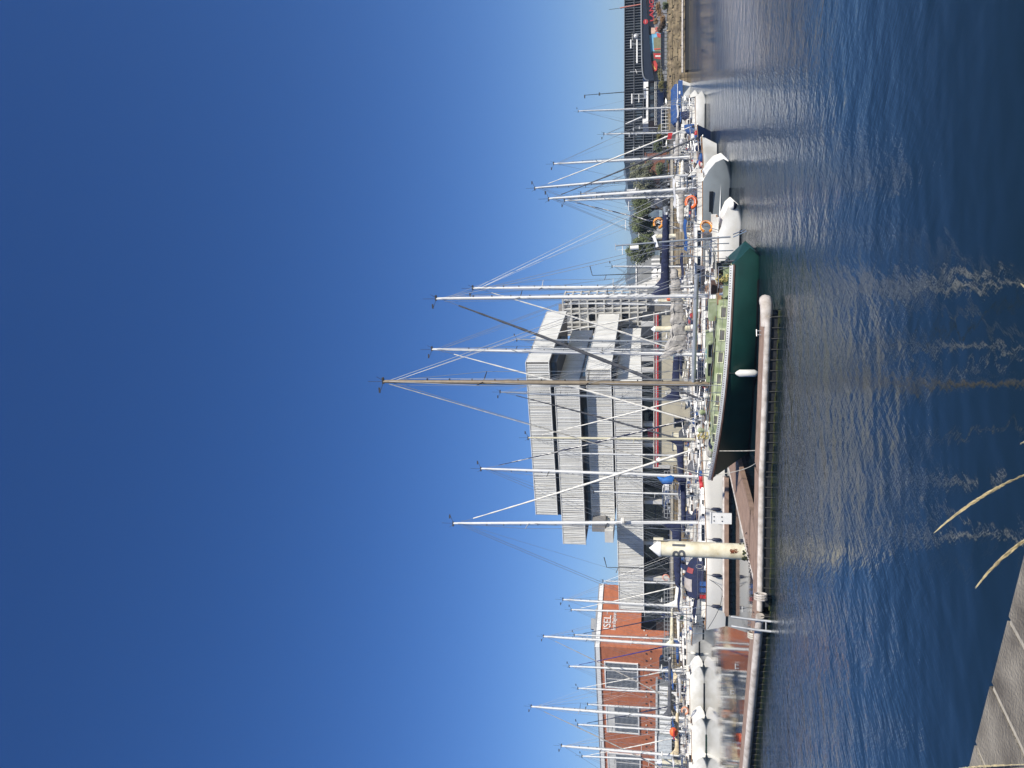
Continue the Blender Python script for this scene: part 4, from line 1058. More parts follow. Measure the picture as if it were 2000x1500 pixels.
def make_yacht(name, label, cat, loc, ang, L, B=None, Fb=1.25, Fs=1.0, so=-.6, bo=.7, ws=.72, hullm=None, deckmat=None, boot=None, stripe=None, cab=(.30, .72), cabh=.42, cabm=None,
               winn=3, winm=None, mast=None, rake=None, mr=.095, mm=None, sprd=2, boom=None, cover=None, jib=None, hood=None, det=2, dark_cover=None, group='yachts moored at the pontoons', wheel=True, transom=None, boomz=1.0, coverh=.34, perf=False, jibr=.052):
    B = B or L * .3
    hullm = hullm or white; deckmat = deckmat or deckm; cabm = cabm or (white if deckmat is deckm else deckmat); boot = boot or antif; winm = winm or glass; mm = mm or mastw
    t = thing(name, label, cat, (loc[0], loc[1], 0), ang, group)
    rows, (hb, sheer, xd, xw) = hull_mesh(L, B, Fb, Fs, so, bo, ws)
    m_ = MB(); nP = len(rows[0]); m_.grid(rows)
    mats = [hullm, boot, stripe or hullm, transom or hullm]
    # material by row band (profile is symmetric: deck..keel..deck)
    half = nP // 2; mi = []
    for i in range(len(rows) - 1):
        for k in range(nP - 1):
            kk = min(k, nP - 2 - k)
            mi.append(1 if kk >= 4 and not (so < 0 and i / len(rows) < .10) else (2 if kk == 0 and stripe else 0))
    m_.m = mi
    m_.f.append(tuple(range(nP))); m_.m.append(3)
    m_.build('hull', mats, t, smooth=True, ang=40)
    N = 30
    # deck
    dr = []
    for i in range(N + 1):
        u = i / N; h = hb(u) * .985; S = sheer(u) - .02
        dr.append([(xd(u), -h + 2 * h * j / 6, S + .05 * (1 - (2 * j / 6 - 1) ** 2)) for j in range(7)])
    MB().grid(dr).build('deck', deckmat, t, smooth=True)
    tr_ = MB()
    for s in (-1, 1): tr_.path([(xd(i / N), s * hb(i / N) * .99, sheer(i / N) + .025) for i in range(N + 1)], .035, 4)
    tr_.build('toe_rail', teak if stripe is None and det > 1 and not perf else alu, t)
    # cabin trunk
    x0, x1 = -L / 2 + L * cab[0], -L / 2 + L * cab[1]
    def S_at(x): return sheer((x - xd(0)) / (xd(1) - xd(0)))
    def H_at(x): return hb((x - xd(0)) / (xd(1) - xd(0)))
    nC = 10; bot_, topz = [], []
    crow = []
    for i in range(nC + 1):
        u = i / nC; x = lerp(x0, x1, u); wB = min(H_at(x) - .42, B * .33); wB = max(.25, wB) * (1 - .25 * u ** 3)
        hz = cabh * (1 - .55 * u ** 2.2); zb = S_at(x) - .03
        sh = .0 if 0 < i < nC else 0
        crow.append([(x, -wB, zb), (x, -wB + .10, zb + hz * .85), (x, -wB + .2, zb + hz), (x, 0, zb + hz + .06), (x, wB - .2, zb + hz), (x, wB - .10, zb + hz * .85), (x, wB, zb)])
    cm = MB(); cm.grid(crow); cm.f.append(tuple(range(7))); cm.m.append(0)
    e = len(cm.v) - 7; cm.f.append(tuple(e + k for k in range(7))); cm.m.append(0)
    cb_ = cm.build('cabin', cabm, t)
    for s in ((-1, 1) if det > 0 else (-1,)):
        for k in range(winn):
            fr0 = .18 if not perf else .3; u0 = (k + fr0) / (winn + .3); u1 = (k + 1 - fr0) / (winn + .3)
            def cp_(u, f):
                i = u * nC; i0 = min(int(i), nC - 1); q0, q1 = crow[i0], crow[i0 + 1]
                a_ = Vector(q0[0]).lerp(Vector(q1[0]), i - i0); b_ = Vector(q0[1]).lerp(Vector(q1[1]), i - i0)
                p = a_.lerp(b_, f); p.y = p.y * -s if s < 0 else -p.y; p.y = s * abs(p.y); return p
            P_ = [cp_(u0, .3 + .1 * perf), cp_(u1, .3 + .1 * perf), cp_(u1, .85), cp_(u0, .85)]
            off = Vector((0, s * .018, .004)); m2 = MB().add([p + off for p in P_] + [p - off for p in P_], [(0, 1, 2, 3), (7, 6, 5, 4), (0, 4, 5, 1), (1, 5, 6, 2), (2, 6, 7, 3), (3, 7, 4, 0)])
            wo_ = m2.build('window', winm, cb_)
            if perf:
                c_ = sum(P_, Vector()) / 4; m3 = MB()
                Q_ = [c_ + (p - c_) * 1.28 + Vector((0, s * .012, 0)) for p in P_]
                for a_, b_ in zip(Q_, Q_[1:] + Q_[:1]): m3.tube(a_, b_, .028, n=4)
                m3.build('frame', mat('frame_cream', (.6, .62, .42), .5), wo_)
    # cockpit well and coamings
    if x0 - (-L / 2) > 2.2:
        cx0, cx1 = -L / 2 + .9, x0 - .05; w_ = min(H_at(cx0), H_at(cx1)) * .55; zc = S_at((cx0 + cx1) / 2)
        MB().box(((cx0 + cx1) / 2, 0, zc + .035), (cx1 - cx0, w_ * 1.4, .05)).build('cockpit_floor', teak if det > 1 else dkgrey, t)
        for s in (-1, 1): MB().box(((cx0 + cx1) / 2, s * (w_ + .05), zc + .16), (cx1 - cx0, .16, .34)).build('coaming', cabm, t)
        if det > 1:
            for s in (-1, 1): MB().lathe((cx1 - .5, s * (w_ + .05), zc + .33), [(.0, .13), (.05, .13), (.06, .04), (.09, 0)], 10).build('winch', steel, t)
        if wheel and det > 0:
            xx = cx0 + (cx1 - cx0) * .35
            MB().path([(xx, .38 * math.cos(a_), zc + .75 + .38 * math.sin(a_)) for a_ in [j * 6.2832 / 18 for j in range(19)]], .02, 5).tube((xx, -.36, zc + .75), (xx, .36, zc + .75), .015).tube((xx, 0, zc + .4), (xx, 0, zc + 1.1), .015).build('wheel', steel, t)
            MB().box((xx + .12, 0, zc + .42), (.2, .22, .8)).build('pedestal', white, t)
    # hatches
    for k, u in enumerate((.35, .8) if det > 0 else ()):
        x = lerp(x0, x1, u); z = S_at(x) + cabh * (1 - .55 * u ** 2.2) + .05
        MB().box((x, 0, z), (.5, .5, .05)).build('hatch', glass if k else cabm, t)
    mx = None
    if mast:
        mx = mast['x']; top_ = mast['top']                       # top_ in local coordinates
        u = min(1, max(0, (mx - x0) / (x1 - x0))); zb = S_at(mx) + (cabh * (1 - .55 * u ** 2.2) if x0 < mx < x1 else 0)
        foot = Vector((mx, 0, zb - .05)); hgt = (top_ - foot)
        def mp_(f): return foot + hgt * f
        n_ = 12
        MB().path([mp_(i / n_) for i in range(n_ + 1)], [mr * (1 - .35 * max(0, i / n_ - .6) / .4) for i in range(n_ + 1)], 10).build('mast', mm, t, smooth=True)
        mh = MB(); mh.tube(top_, top_ + Vector((0, 0, .9)), .012); mh.tube(top_ + Vector((.1, 0, .05)), top_ + Vector((.1 + .45, 0, .25)), .014); mh.box(top_ + Vector((.5, 0, .3)), (.3, .02, .1)); mh.box(top_ + Vector((-.05, 0, .03)), (.34, .14, .1))
        mh.tube(top_ + Vector((-.1, .1, 0)), top_ + Vector((-.3, .1, .35)), .012)
        mh.build('masthead_gear', rope, t)
        rg = MB(); ch = H_at(mx - .1) * .96; cz = S_at(mx) ; wr = .0135
        fr_ = [.48] if sprd == 1 else ([.36, .68] if sprd == 2 else [.28, .52, .76])
        tips = {}
        for f in fr_:
            for s in (-1, 1):
                p = mp_(f); tip = p + Vector((-.22, s * ch * (.85 - .25 * f), .06)); tips[(f, s)] = tip
                MB().tube(p, tip, .035, .02, 6).build('spreader', rope if rnd.random() < .5 else mm, t)
        for s in (-1, 1):
            prev = Vector((mx - .12, s * ch, cz))
            for f in fr_: rg.tube(prev, tips[(f, s)], wr, n=4, cap=False); prev = tips[(f, s)]
            rg.tube(prev, top_, wr, n=4, cap=False)
            rg.tube(Vector((mx + .35, s * ch, cz)), mp_(fr_[0] - .01), wr, n=4, cap=False); rg.tube(Vector((mx - .5, s * ch, cz)), mp_(fr_[0] - .01), wr, n=4, cap=False)
            if len(fr_) > 1: rg.tube(tips[(fr_[0], s)], mp_(fr_[1]), wr, n=4, cap=False)
            rg.tube(Vector((xd(0) + .1, s * hb(0) * .7, S_at(xd(0) + .1))), mp_(.97) if s > 0 else mp_(.99), wr, n=4, cap=False)
        stem_ = Vector((xd(1) - .15, 0, sheer(1) + .05))
        rg.tube(stem_, mp_(.985), wr, n=4, cap=False)
        rg.tube(mp_(.06) + Vector((mr + .05, .05, 0)), mp_(.97) + Vector((mr + .05, .05, 0)), .008, n=4, cap=False)
        for k in range(3): rg.tube(mp_(.02) + Vector((-mr - .06 * k - .04, .1 * (k - 1), 0)), mp_(.95 - .1 * k) + Vector((-mr - .03, .04 * (k - 1), 0)), .008, n=3, cap=False)
        if boom and det > 0:
            for f in (.3, .6, .85):
                for s in (-1, 1): rg.tube(foot + Vector((-.12 - boom * f, s * .1, mast.get('bz', boomz) + .1)), mp_(.36) + Vector((0, s * .15, 0)), .007, n=3, cap=False)
        rg.build('standing_rigging', wire, t)
        if det > 0:
            st_ = MB()
            for f in [k / 14 for k in range(2, 13)]: st_.box(mp_(f) + Vector((-mr, 0, 0)), (.1, .08, .06))
            st_.build('mast_fittings', rope, t)
        if boom:
            bl = boom; z = mast.get('bz', boomz); b0 = foot + Vector((-.12, 0, z)); b1 = b0 + Vector((-bl, 0, mast.get('lift', .05)))
            MB().path([b0, b1], mast.get('br', .075), 8).build('boom', mast.get('bm', mm), t, smooth=True)
            if cover:
                rr = random.Random(int(L * 100 + mx * 31)); n2, k2 = 22, 12; rws = []
                for i in range(n2 + 1):
                    u = i / n2; c = b0.lerp(b1, u * .97 + .0); hh = coverh * (1 - .55 * u) * (1 if u < .97 else .5); 
                    if u < .12: hh += coverh * 1.6 * (1 - u / .12) ** 1.3
                    ww = (.16 + .05 * math.sin(i * 1.7)) * (1 - .4 * u) * (1.15 if u > .05 else .8)
                    rws.append([(c.x + rr.uniform(-.02, .02), ww * math.cos(a_) + rr.uniform(-.015, .015), c.z + .03 + (hh if math.sin(a_) > 0 else .14) * math.sin(a_) + rr.uniform(-.02, .02)) for a_ in [2 * math.pi * j / k2 for j in range(k2)]])
                g = MB(); g.grid(rws, 0, True); g.f.append(tuple(range(k2))); g.m.append(0); e = len(g.v) - k2; g.f.append(tuple(e + j for j in range(k2))); g.m.append(0)
                g.build('sail_cover', cover, t, smooth=True, ang=60)
            rg2 = MB(); rg2.tube(b1, mp_(.97), .008, n=4, cap=False); rg2.tube(b0.lerp(b1, .8), Vector((b0.lerp(b1, .8).x - .1, 0, cz + .3)), .02, n=4); rg2.build('topping_lift', wire, t)
        if jib:
            jm = jib if isinstance(jib, (list, tuple)) else [jib]; j0 = stem_ + Vector((0, 0, .5)); j1 = stem_.lerp(mp_(.985), .93); n_ = 60
            rad = [jibr * (.55 + 1.0 * math.sin(math.pi * min(1, (i / n_) ** .75 * .93 + .05)) * (1 - .35 * i / n_)) + .008 * math.sin(i * 1.3) for i in range(n_ + 1)]
            MB().path([j0.lerp(j1, i / n_) + Vector((.0, .0, -.25 * math.sin(math.pi * i / n_))) for i in range(n_ + 1)], rad, 9, 0, True, spiral=1 if len(jm) > 1 else None).build('furled_jib', jm, t, smooth=True)
            MB().tube(stem_ + Vector((0, 0, .25)), stem_ + Vector((0, 0, .42)), .11, n=10).build('furling_drum', rope, t)
    # guard rails
    if det > 0:
        st0 = None; n_st = 7 if det > 1 else 5
        for s in (-1, 1):
            ps = []
            for k in range(n_st):
                u = .08 + .80 * k / (n_st - 1); x = xd(u); p = Vector((x, s * hb(u) * .95, sheer(u))); ps.append(p)
                if st0 is None: st0 = MB().tube((0, 0, 0), (0, 0, .62), .016).build('stanchion', steel, t); st0.location = p
                else: q = st0.copy(); col.objects.link(q); q.parent = t; q.location = p
            lf = MB()
            for hgt_ in (.32, .61):
                for a_, b_ in zip(ps[:-1], ps[1:]): lf.tube(a_ + Vector((0, 0, hgt_)), b_ + Vector((0, 0, hgt_)), .009, n=4, cap=False)
            lf.build('lifeline', wire, t)
        xb_ = xd(.88); wb_ = hb(.88) * .95; zb_ = sheer(.9); xe = xd(1) - .05
        pl = MB()
        pl.path([(xb_, -wb_, zb_ + .6), (xe - .3, -.22, zb_ + .72), (xe, 0, zb_ + .74), (xe - .3, .22, zb_ + .72), (xb_, wb_, zb_ + .6)], .02, 6)
        for s in (-1, 1):
            pl.tube((xb_, s * wb_, zb_), (xb_, s * wb_, zb_ + .6), .02); pl.tube((xe - .45, s * .24, zb_), (xe - .35, s * .2, zb_ + .72), .02); pl.tube((xb_, s * wb_, zb_ + .32), (xe - .4, s * .23, zb_ + .38), .014)
        pl.build('pulpit', steel, t)
        xs_ = xd(0) + .08; wS = hb(0.02) * .92; zS = sheer(0); pp = MB()
        pp.path([(xd(.09), -hb(.09) * .95, zS + .6), (xs_, -wS, zS + .62), (xs_ - .02, -wS * .35, zS + .62), (xs_ - .03, 0, zS + .6), (xs_ - .02, wS * .35, zS + .62), (xs_, wS, zS + .62), (xd(.09), hb(.09) * .95, zS + .6)], .02, 6)
        for yv in (-wS, -wS * .35, wS * .35, wS): pp.tube((xs_, yv, zS), (xs_, yv, zS + .62), .02)
        pp.build('pushpit', steel, t)
    # deck gear, different on each boat
    gr = random.Random(int(loc[0] * 37 + loc[1] * 91)); ct_ = lambda x: S_at(x) + cabh * (1 - .55 * min(1, max(0, (x - x0) / (x1 - x0))) ** 2.2)
    if det > 0:
        if gr.random() < .9:
            x = lerp(x0, x1, .55); MB().box((x, gr.uniform(-.3, .3), ct_(x) + .17), (.75, .5, .26)).build('liferaft', white, t)
        if gr.random() < .6:
            for k in range(gr.choice((2, 3))): MB().box((xd(.2) + k * .42, -hb(.2) * .86, sheer(.2) + .24), (.3, .16, .42)).build('jerry_can', gr.choice([blue, redh, white, yellow]), t)
        if gr.random() < .55:
            ob_ = MB().box((xd(0) + .12, hb(0) * .5, sheer(0) + .62), (.28, .26, .42)).build('outboard', dkgrey, t); MB().tube((xd(0), hb(0) * .5, sheer(0) + .5), (xd(0) - .1, hb(0) * .5, sheer(0) - .2), .05).build('leg', dkgrey, ob_)
        if gr.random() < .5:
            wp = MB().tube((xd(0) + .2, -hb(0) * .7, sheer(0)), (xd(0) + .2, -hb(0) * .7, sheer(0) + 2.9), .028).build('wind_generator', steel, t); z = sheer(0) + 2.95; yy = -hb(0) * .7
            hd = MB().path([(xd(0) - .25, yy, z), (xd(0) + .1, yy, z), (xd(0) + .3, yy, z)], [.02, .09, .06], 8)
            for k in range(3):
                a_ = k * 2.094 + .4; hd.tube((xd(0) + .33, yy, z), (xd(0) + .33, yy + .5 * math.cos(a_), z + .5 * math.sin(a_)), .03, .012, 4)
            hd.build('rotor', white, wp)
        if gr.random() < .6: MB().box((xd(.03), 0, sheer(0) + .95), (.75, hb(.03) * 1.2, .03), M=Matrix.Rotation(gr.uniform(-.3, .2), 3, 'Y')).build('solar_panel', mat('solar_cells', (.015, .02, .045), .15), t)
        if gr.random() < .8:
            x = xd(1) - .35; MB().path([(x - .35, 0, sheer(1) + .1), (x + .2, 0, sheer(1) + .1), (x + .42, 0, sheer(1) - .1)], [.03, .03, .06], 6).tube((x + .3, -.16, sheer(1) - .05), (x + .3, .16, sheer(1) - .05), .035).build('anchor', galv, t)
        for k in range(gr.choice((3, 4, 5))):
            x = xd(gr.uniform(.74, .93)); MB().sphere((x, gr.uniform(-.35, .35), S_at(x) + .14), gr.uniform(.16, .3), 9, sc3=(1.3, 1, .7)).build('sail_bag', gr.choice([navy, sailw, blue, greyc, white, redh]), t, smooth=True)
        for k in range(2): MB().lathe((lerp(x0, x1, .2 + .6 * k), .4, ct_(lerp(x0, x1, .2 + .6 * k)) - .02), [(.07, 0), (.07, .1), (.13, .18), (.12, .27), (.02, .32)], 9).build('ventilator', white, t, smooth=True)
        gl_ = MB()
        for s in (-1, 1): gl_.path([(lerp(x0, x1, .1 + .08 * k), s * (min(H_at(x0) - .42, B * .33) - .3), ct_(lerp(x0, x1, .1 + .08 * k)) + .08 + .04 * (k % 2)) for k in range(10)], .018, 5)
        gl_.build('grab_rails', teak, t)
        if gr.random() < .5 and x0 + L / 2 > 2.6:
            cx_ = (-L / 2 + x0) / 2; wv_ = H_at(cx_) * .75; zb2 = S_at(cx_) + 1.75
            bi = MB().grid([[(cx_ - .9 + 1.8 * i / 6, wv_ * (j / 4 - 1), zb2 + .14 * (1 - (j / 4 - 1) ** 2) + .05 * math.sin(i * 1.05)) for j in range(9)] for i in range(7)]).build('bimini', gr.choice([navy, white, dkgrey, blue]), t, smooth=True)
            bf = MB()
            for i in (-.85, .85): bf.path([(cx_ * 1 + i * .3, -wv_, S_at(cx_)), (cx_ + i, -wv_, zb2), (cx_ + i, 0, zb2 + .12), (cx_ + i, wv_, zb2), (cx_ + i * .3, wv_, S_at(cx_))], .018, 5)
            bf.build('frame', steel, bi)
        for k in range(3):
            x = xd(gr.uniform(.12, .7)); MB().box((x, gr.uniform(-.5, .5) * B * .5, S_at(x) + gr.uniform(.15, .5)), (gr.uniform(.25, .6), gr.uniform(.2, .4), gr.uniform(.14, .3)), rz=gr.uniform(0, 3)).build('deck_locker', gr.choice([white, dkgrey, teak, greyc, black, navy]), t)
        if gr.random() < .6:
            xa = xd(.06); arch = MB().path([(xa, -hb(.06) * .9, S_at(xa)), (xa - .1, -hb(.06) * .85, S_at(xa) + 1.9), (xa - .1, hb(.06) * .85, S_at(xa) + 1.9), (xa, hb(.06) * .9, S_at(xa))], .03, 6)
            for k in range(3): arch.tube((xa - .1, gr.uniform(-1, 1) * hb(.06) * .8, S_at(xa) + 1.9), (xa - .1, gr.uniform(-1, 1) * hb(.06) * .8, S_at(xa) + 1.9 + gr.uniform(.5, 1.4)), .014, n=4)
            arch.build('stern_arch', steel, t)
        for k in range(gr.choice((2, 3, 4))):
            x = xd(gr.uniform(.1, .85)); yv = -hb((x + L / 2) / L) * .93; r_ = gr.uniform(.1, .16); q_ = Vector((x, yv, S_at(x) + .5))
            MB().path([q_ + Vector((r_ * math.cos(a_), gr.uniform(-.02, .02), 1.5 * r_ * math.sin(a_))) for a_ in [j * .7 for j in range(22)]], .014, 4).build('rope_coil', gr.choice([rope, ropew, mat('rope_blue', (.04, .09, .3), .9)]), t)
    if hood:
        hx = x0 + .25; wd_ = min(B * .33, H_at(hx) - .35); zz = S_at(hx) + .12; hr = []
        for i in range(7):
            u = i / 6; ph = math.pi * .52 * u
            hr.append([(hx + .95 * math.cos(ph) - .1, wd_ * math.cos(a_) * (.9 + .1 * math.sin(ph)), zz + 1.0 * math.sin(a_) ** .7 * math.sin(ph * .95 + .12) ** .8) for a_ in [math.pi * j / 12 for j in range(13)]])
        ho = MB().grid(hr).build('sprayhood', hood, t, smooth=True)
        MB().box((hx + .62, 0, zz + .62), (.04, wd_ * 1.1, .34), M=Matrix.Rotation(R(-38), 3, 'Y')).build('window', mat('clear_vinyl', (.28, .27, .27), .15), ho)
    return t, dict(L=L, B=B, hb=hb, sheer=sheer, xd=xd, S_at=S_at, H_at=H_at, x0=x0, x1=x1, mx=mx)
# ------------------------------------------------------------------ the fleet
def berth(label, top, base_y, Y, right, L, mxf=.12, tilt=-10, name='sailing_yacht', cat='sailing yacht', stern_y=None, **kw):
    """top=(x,y) photo point of the masthead, base_y the photo row of the mast foot, Y distance"""
    ang = R(tilt) if right else R(180 + tilt)
    h = Vector((math.cos(ang), math.sin(ang), 0))
    tp = aty(top[0], top[1], Y); ft = aty(1350, base_y, Y)
    mx = L * mxf
    if stern_y is not None:      # distance stern -> mast from the photo
        sx = aty(1400, stern_y, Y).x; mx = abs(ft.x - sx) / abs(h.x) - L / 2
    root = Vector((ft.x, Y, 0)) - h * mx
    loc = tp - root; ca, sa = math.cos(-ang), math.sin(-ang)
    lt = Vector((loc.x * ca - loc.y * sa, loc.x * sa + loc.y * ca, loc.z))
    lt.y = 0
    md = dict(x=mx, top=lt); md.update(kw.pop('md', {}))
    return make_yacht(name, label, cat, root, ang, L, mast=md, **kw)
def W(t, p):                    # local -> world for a thing root (rotation about z only)
    a = t.rotation_euler[2]; return Vector(t.location) + Vector((p[0] * math.cos(a) - p[1] * math.sin(a), p[0] * math.sin(a) + p[1] * math.cos(a), p[2]))

# --- green steel yacht in front
gs, gb_ = atz(1424, 478, 1.25), atz(1385, 937, 1.95)
hv = (gb_ - gs); hv.z = 0; Lg = hv.length; ang = math.atan2(hv.y, hv.x); rootg = (gs + gb_) / 2; rootg.z = 0
tp = aty(750, 745, 0) if False else None
# mast foot along the boat at photo row 750
hn = hv.normalized(); k_ = (750 - 750) / F
den = hn.x; s_ = (0 - rootg.x) / hn.x; mY = rootg.y + hn.y * s_
topw = aty(750, 745, mY); lt = Vector((s_, 0, topw.z))
lt.x += (topw.x - 0) / hn.x
green, gi = make_yacht('sailing_yacht', 'dark green yacht with pale green deck and bronze mast at the front pontoon', 'sailing yacht', rootg, ang, Lg, B=3.9, Fb=1.9, Fs=1.18, so=-.75, bo=1.6, ws=.66,
    hullm=greenh, deckmat=greend, boot=blackh, stripe=mat('rubbing_strake', (.10, .055, .04), .7, var=.2), transom=greenh, cab=(.20, .86), cabh=.52, winn=7, winm=mat('curtained_pane', (.17, .16, .14), .25, var=.2), mast=dict(x=s_, top=lt, bz=.95, lift=-.1, bm=mastg, br=.11), mm=mastb, mr=.135, sprd=2, boom=5.4, jib=None, det=2, perf=True)
L = Lg
# perforated white toe rail with dark slots
tr = MB(); N = 300
for s in (-1, 1):
    rws = [[(gi['xd'](i / N), s * (gi['hb'](i / N) + .02), gi['sheer'](i / N) + dz) for i in range(N + 1)] for dz in (-.03, .045, .095, .13)]
    o_ = len(tr.f); tr.grid(rws)
    for i in range(N):
        if i % 3 == 0: tr.m[o_ + N + i] = 1
ob = tr.build('perforated_rail', [whiteb, black], green); ob.modifiers.new('thick', 'SOLIDIFY').thickness = .02
rs = MB()
for s in (-1, 1): rs.path([(gi['xd'](i / 40), s * (gi['hb'](i / 40) * .995 + .02), gi['sheer'](i / 40) - .09) for i in range(41)], .045, 6)
rs.build('rubbing_strake', mat('rubbing_strake', (.10, .055, .04), .7), green)
# coachroof pilot section, helm seats, gallows
x0 = gi['x0']; z_ = gi['S_at'](x0 + 2)
MB().box((x0 + 3.0, 0, z_ + .72), (2.2, 1.7, .34)).build('raised_coachroof', greend, green)
for s in (-1, 1):
    for k in range(2): MB().box((x0 + 2.5 + k * .95, s * .86, z_ + .74), (.62, .03, .19)).build('window', glass, green)
MB().box((x0 + .6, .4, z_ + .62), (.9, .9, .42)).build('companion_hood', greend, green)
MB().box((x0 - .55, -.9, z_ + .36), (1.25, .5, .6), rz=.1).build('cockpit_box', mat('box_brown', (.10, .06, .05), .7), green)
def onhand(label, name, cat, par, p, builder, **k):
    t = thing(name, label, cat, W(par, p), par.rotation_euler[2], **k); builder(t); return t
def coil(t):
    rr = random.Random(4); m_ = MB()
    for q in range(9):
        r_ = rr.uniform(.07, .13); c = Vector((rr.uniform(-.12, .12), rr.uniform(-.1, .1), .1 + q * .06)); tl = Matrix.Rotation(rr.uniform(-1.2, 1.2), 3, 'X') @ Matrix.Rotation(rr.uniform(-1, 1), 3, 'Y')
        m_.path([c + tl @ Vector((r_ * math.cos(a_), r_ * math.sin(a_), 0)) for a_ in [j * 6.2832 / 12 for j in range(13)]], .022, 5)
    m_.build('coil', yellow, t)
onhand('yellow rope coil hanging at the stern of the green yacht', 'rope_coil', 'rope', green, (-L / 2 + 1.4, .95, 1.25), coil)
onhand('small yellow rope coil on the foredeck of the green yacht', 'rope_coil', 'rope', green, (L / 2 - 2.6, .35, 1.95), coil)
def dome(t):
    MB().sphere((0, 0, .0), .42, 18, sc3=(1.25, .8, .8)).build('dome', teal, t, smooth=True)
    MB().path([(.53 * math.cos(a_), -.0, .345 * math.sin(a_)) for a_ in [j * 6.2832 / 20 for j in range(21)]], .025, 5).path([(0, .345 * math.cos(a_), .345 * math.sin(a_)) for a_ in [j * 6.2832 / 20 for j in range(21)]], .02, 5).build('lashing', ropew, t)
q = aty(1391, 690, mY - .8); dm = thing('covered_bundle', 'teal covered round bundle lashed on the green coachroof', 'bundle', q, ang); dome(dm)
def buoyw(t):
    MB().path([(.16 * math.cos(a_), 0, .16 * math.sin(a_)) for a_ in [j * 6.2832 / 16 for j in range(17)]], .075, 8).build('ring', white, t, smooth=True)
q = aty(1386, 714, mY - .9); buoyw(thing('white_ring', 'small white ring standing beside the teal bundle', 'lifebuoy', q, ang))
# deck vents, hand rails, dorade
for k, x in enumerate((1.2, 2.6, -1.5, 3.6)):
    MB().lathe((x, .75 * (-1) ** k, gi['S_at'](x) + .5), [(.1, 0), (.1, .12), (.16, .2), (.15, .3), (.05, .36)], 10).build('vent', greend if k else white, green, smooth=True)
hr = MB()
for s in (-1, 1): hr.path([(x0 + 1 + k * .5, s * .95, gi['S_at'](x0 + 1 + k * .5) + .60 + .05 * (k % 2)) for k in range(11)], .02, 5)
hr.build('grab_rail', steel, green)
# pulpit style stern gear
MB().path([(-L / 2 - .35, -1.0, 1.0), (-L / 2 - .55, -1.0, .45), (-L / 2 - .55, -.35, .45), (-L / 2 - .3, -.35, 1.05)], .025, 6).path([(-L / 2 - .5, -1.0, .62), (-L / 2 - .5, -.35, .62)], .02).build('stern_ladder', steel, green)
MB().path([(-L / 2 + .1, -1.2, 1.15), (-L / 2 + .1, -1.2, 2.1), (-L / 2 + .1, 1.2, 2.1), (-L / 2 + .1, 1.2, 1.15)], .025, 6).build('gallows', steel, green)
# mainsail reef bundle none; boom struts
# solar panel on the stern
MB().box((-L / 2 + .55, .3, 2.15), (.7, 1.1, .03)).build('solar_panel', glass, green)
# white forestay pair and running lines on the green boat
ww = MB(); st = Vector((L / 2 - .2, 0, 2.0)); mt_top = Vector((s_, 0, topw.z * .985))
ww.tube(st, mt_top, .022, n=5, cap=False); ww.build('forestay_line', ropew, green)
MB().tube((s_ + .1, 0, 2.0), Vector((L / 2 - 2.4, 0, 2.1)), .03).tube((s_ + .4, .2, 2.3), Vector((s_ + 2.6, .8, 2.0)), .03).build('spinnaker_pole', mastw, green)
# chain of reefing lines at the mast foot
rr = random.Random(8); cl = MB()
for k in range(14):
    a_ = rr.uniform(0, 6.28); p = Vector((s_ + .18 * math.cos(a_), .18 * math.sin(a_), 2.0 + rr.random() * .9)); cl.path([p, p + Vector((rr.uniform(-.3, .3), rr.uniform(-.2, .2), -.4)), p + Vector((rr.uniform(-.3, .3), rr.uniform(-.2, .2), -.1))], .014, 4)
cl.build('halyard_coils', rope, green)

# deck clutter of the green yacht: lines led aft, winches, boat hook, fender on deck, reel
rr = random.Random(44)
lm = MB()
for k in range(9):
    xa, xb = x0 + rr.uniform(.5, 3), x0 + rr.uniform(4.5, 8); ya = rr.choice((-1, 1)) * rr.uniform(.2, 1.15)
    lm.path([(lerp(xa, xb, i / 8), ya + .06 * math.sin(i * 1.7 + k), gi['S_at'](lerp(xa, xb, i / 8)) + (.56 if abs(ya) < .95 else .1)) for i in range(9)], .016, 5)
lm.build('deck_lines', rope, green)
for k, (x, y) in enumerate(((x0 - .3, -1.1), (x0 - .3, 1.1), (s_ + .5, -.6), (s_ - .5, .6))): MB().lathe((x, y, gi['S_at'](x) + (.34 if k < 2 else .52)), [(.0, .16), (.06, .16), (.07, .05), (.11, 0)], 10).build('winch', steel, green)
MB().tube((x0 + 2, 1.2, gi['S_at'](x0 + 2) + .12), (x0 + 5.5, 1.15, gi['S_at'](x0 + 5) + .14), .02).build('boat_hook', teak, green)
MB().sphere((L / 2 - 3.1, -.3, 1.86), .3, 12, sc3=(1.5, 1, .6)).build('sail_bag', greyc, green, smooth=True)
MB().box((x0 - 1.5, .2, gi['S_at'](x0 - 1.5) + .7), (1.5, 1.5, .05), M=Matrix.Rotation(.06, 3, 'Y')).build('cockpit_cover', mat('canvas_bleached', (.5, .49, .44), .85, bump=.4), green)

# --- white yacht behind the pontoon, left of the green one
whitey, wi = berth('long white sloop with navy sprayhood berthed at the finger pontoon left of the green bow', (886, 1022), 1020, 55.5, True, 12.6, stern_y=1226, tilt=2, B=4.1, Fb=1.62, Fs=1.4, so=.35, bo=.9, ws=.25, hullm=mat('gelcoat_bright', (.90, .87, .80), .25, var=.04, scale=.7), transom=mat('transom_shade_tint', (.03, .05, .09), .3), mr=.125, boom=4.6, cover=navy, jib=sailw, hood=None, det=2, sprd=2, cabh=.48, cab=(.34, .78), boomz=1.1, coverh=.55, jibr=.062, md=dict(bz=1.35))  # transom colour paints in the shade of the stern turning from the sun
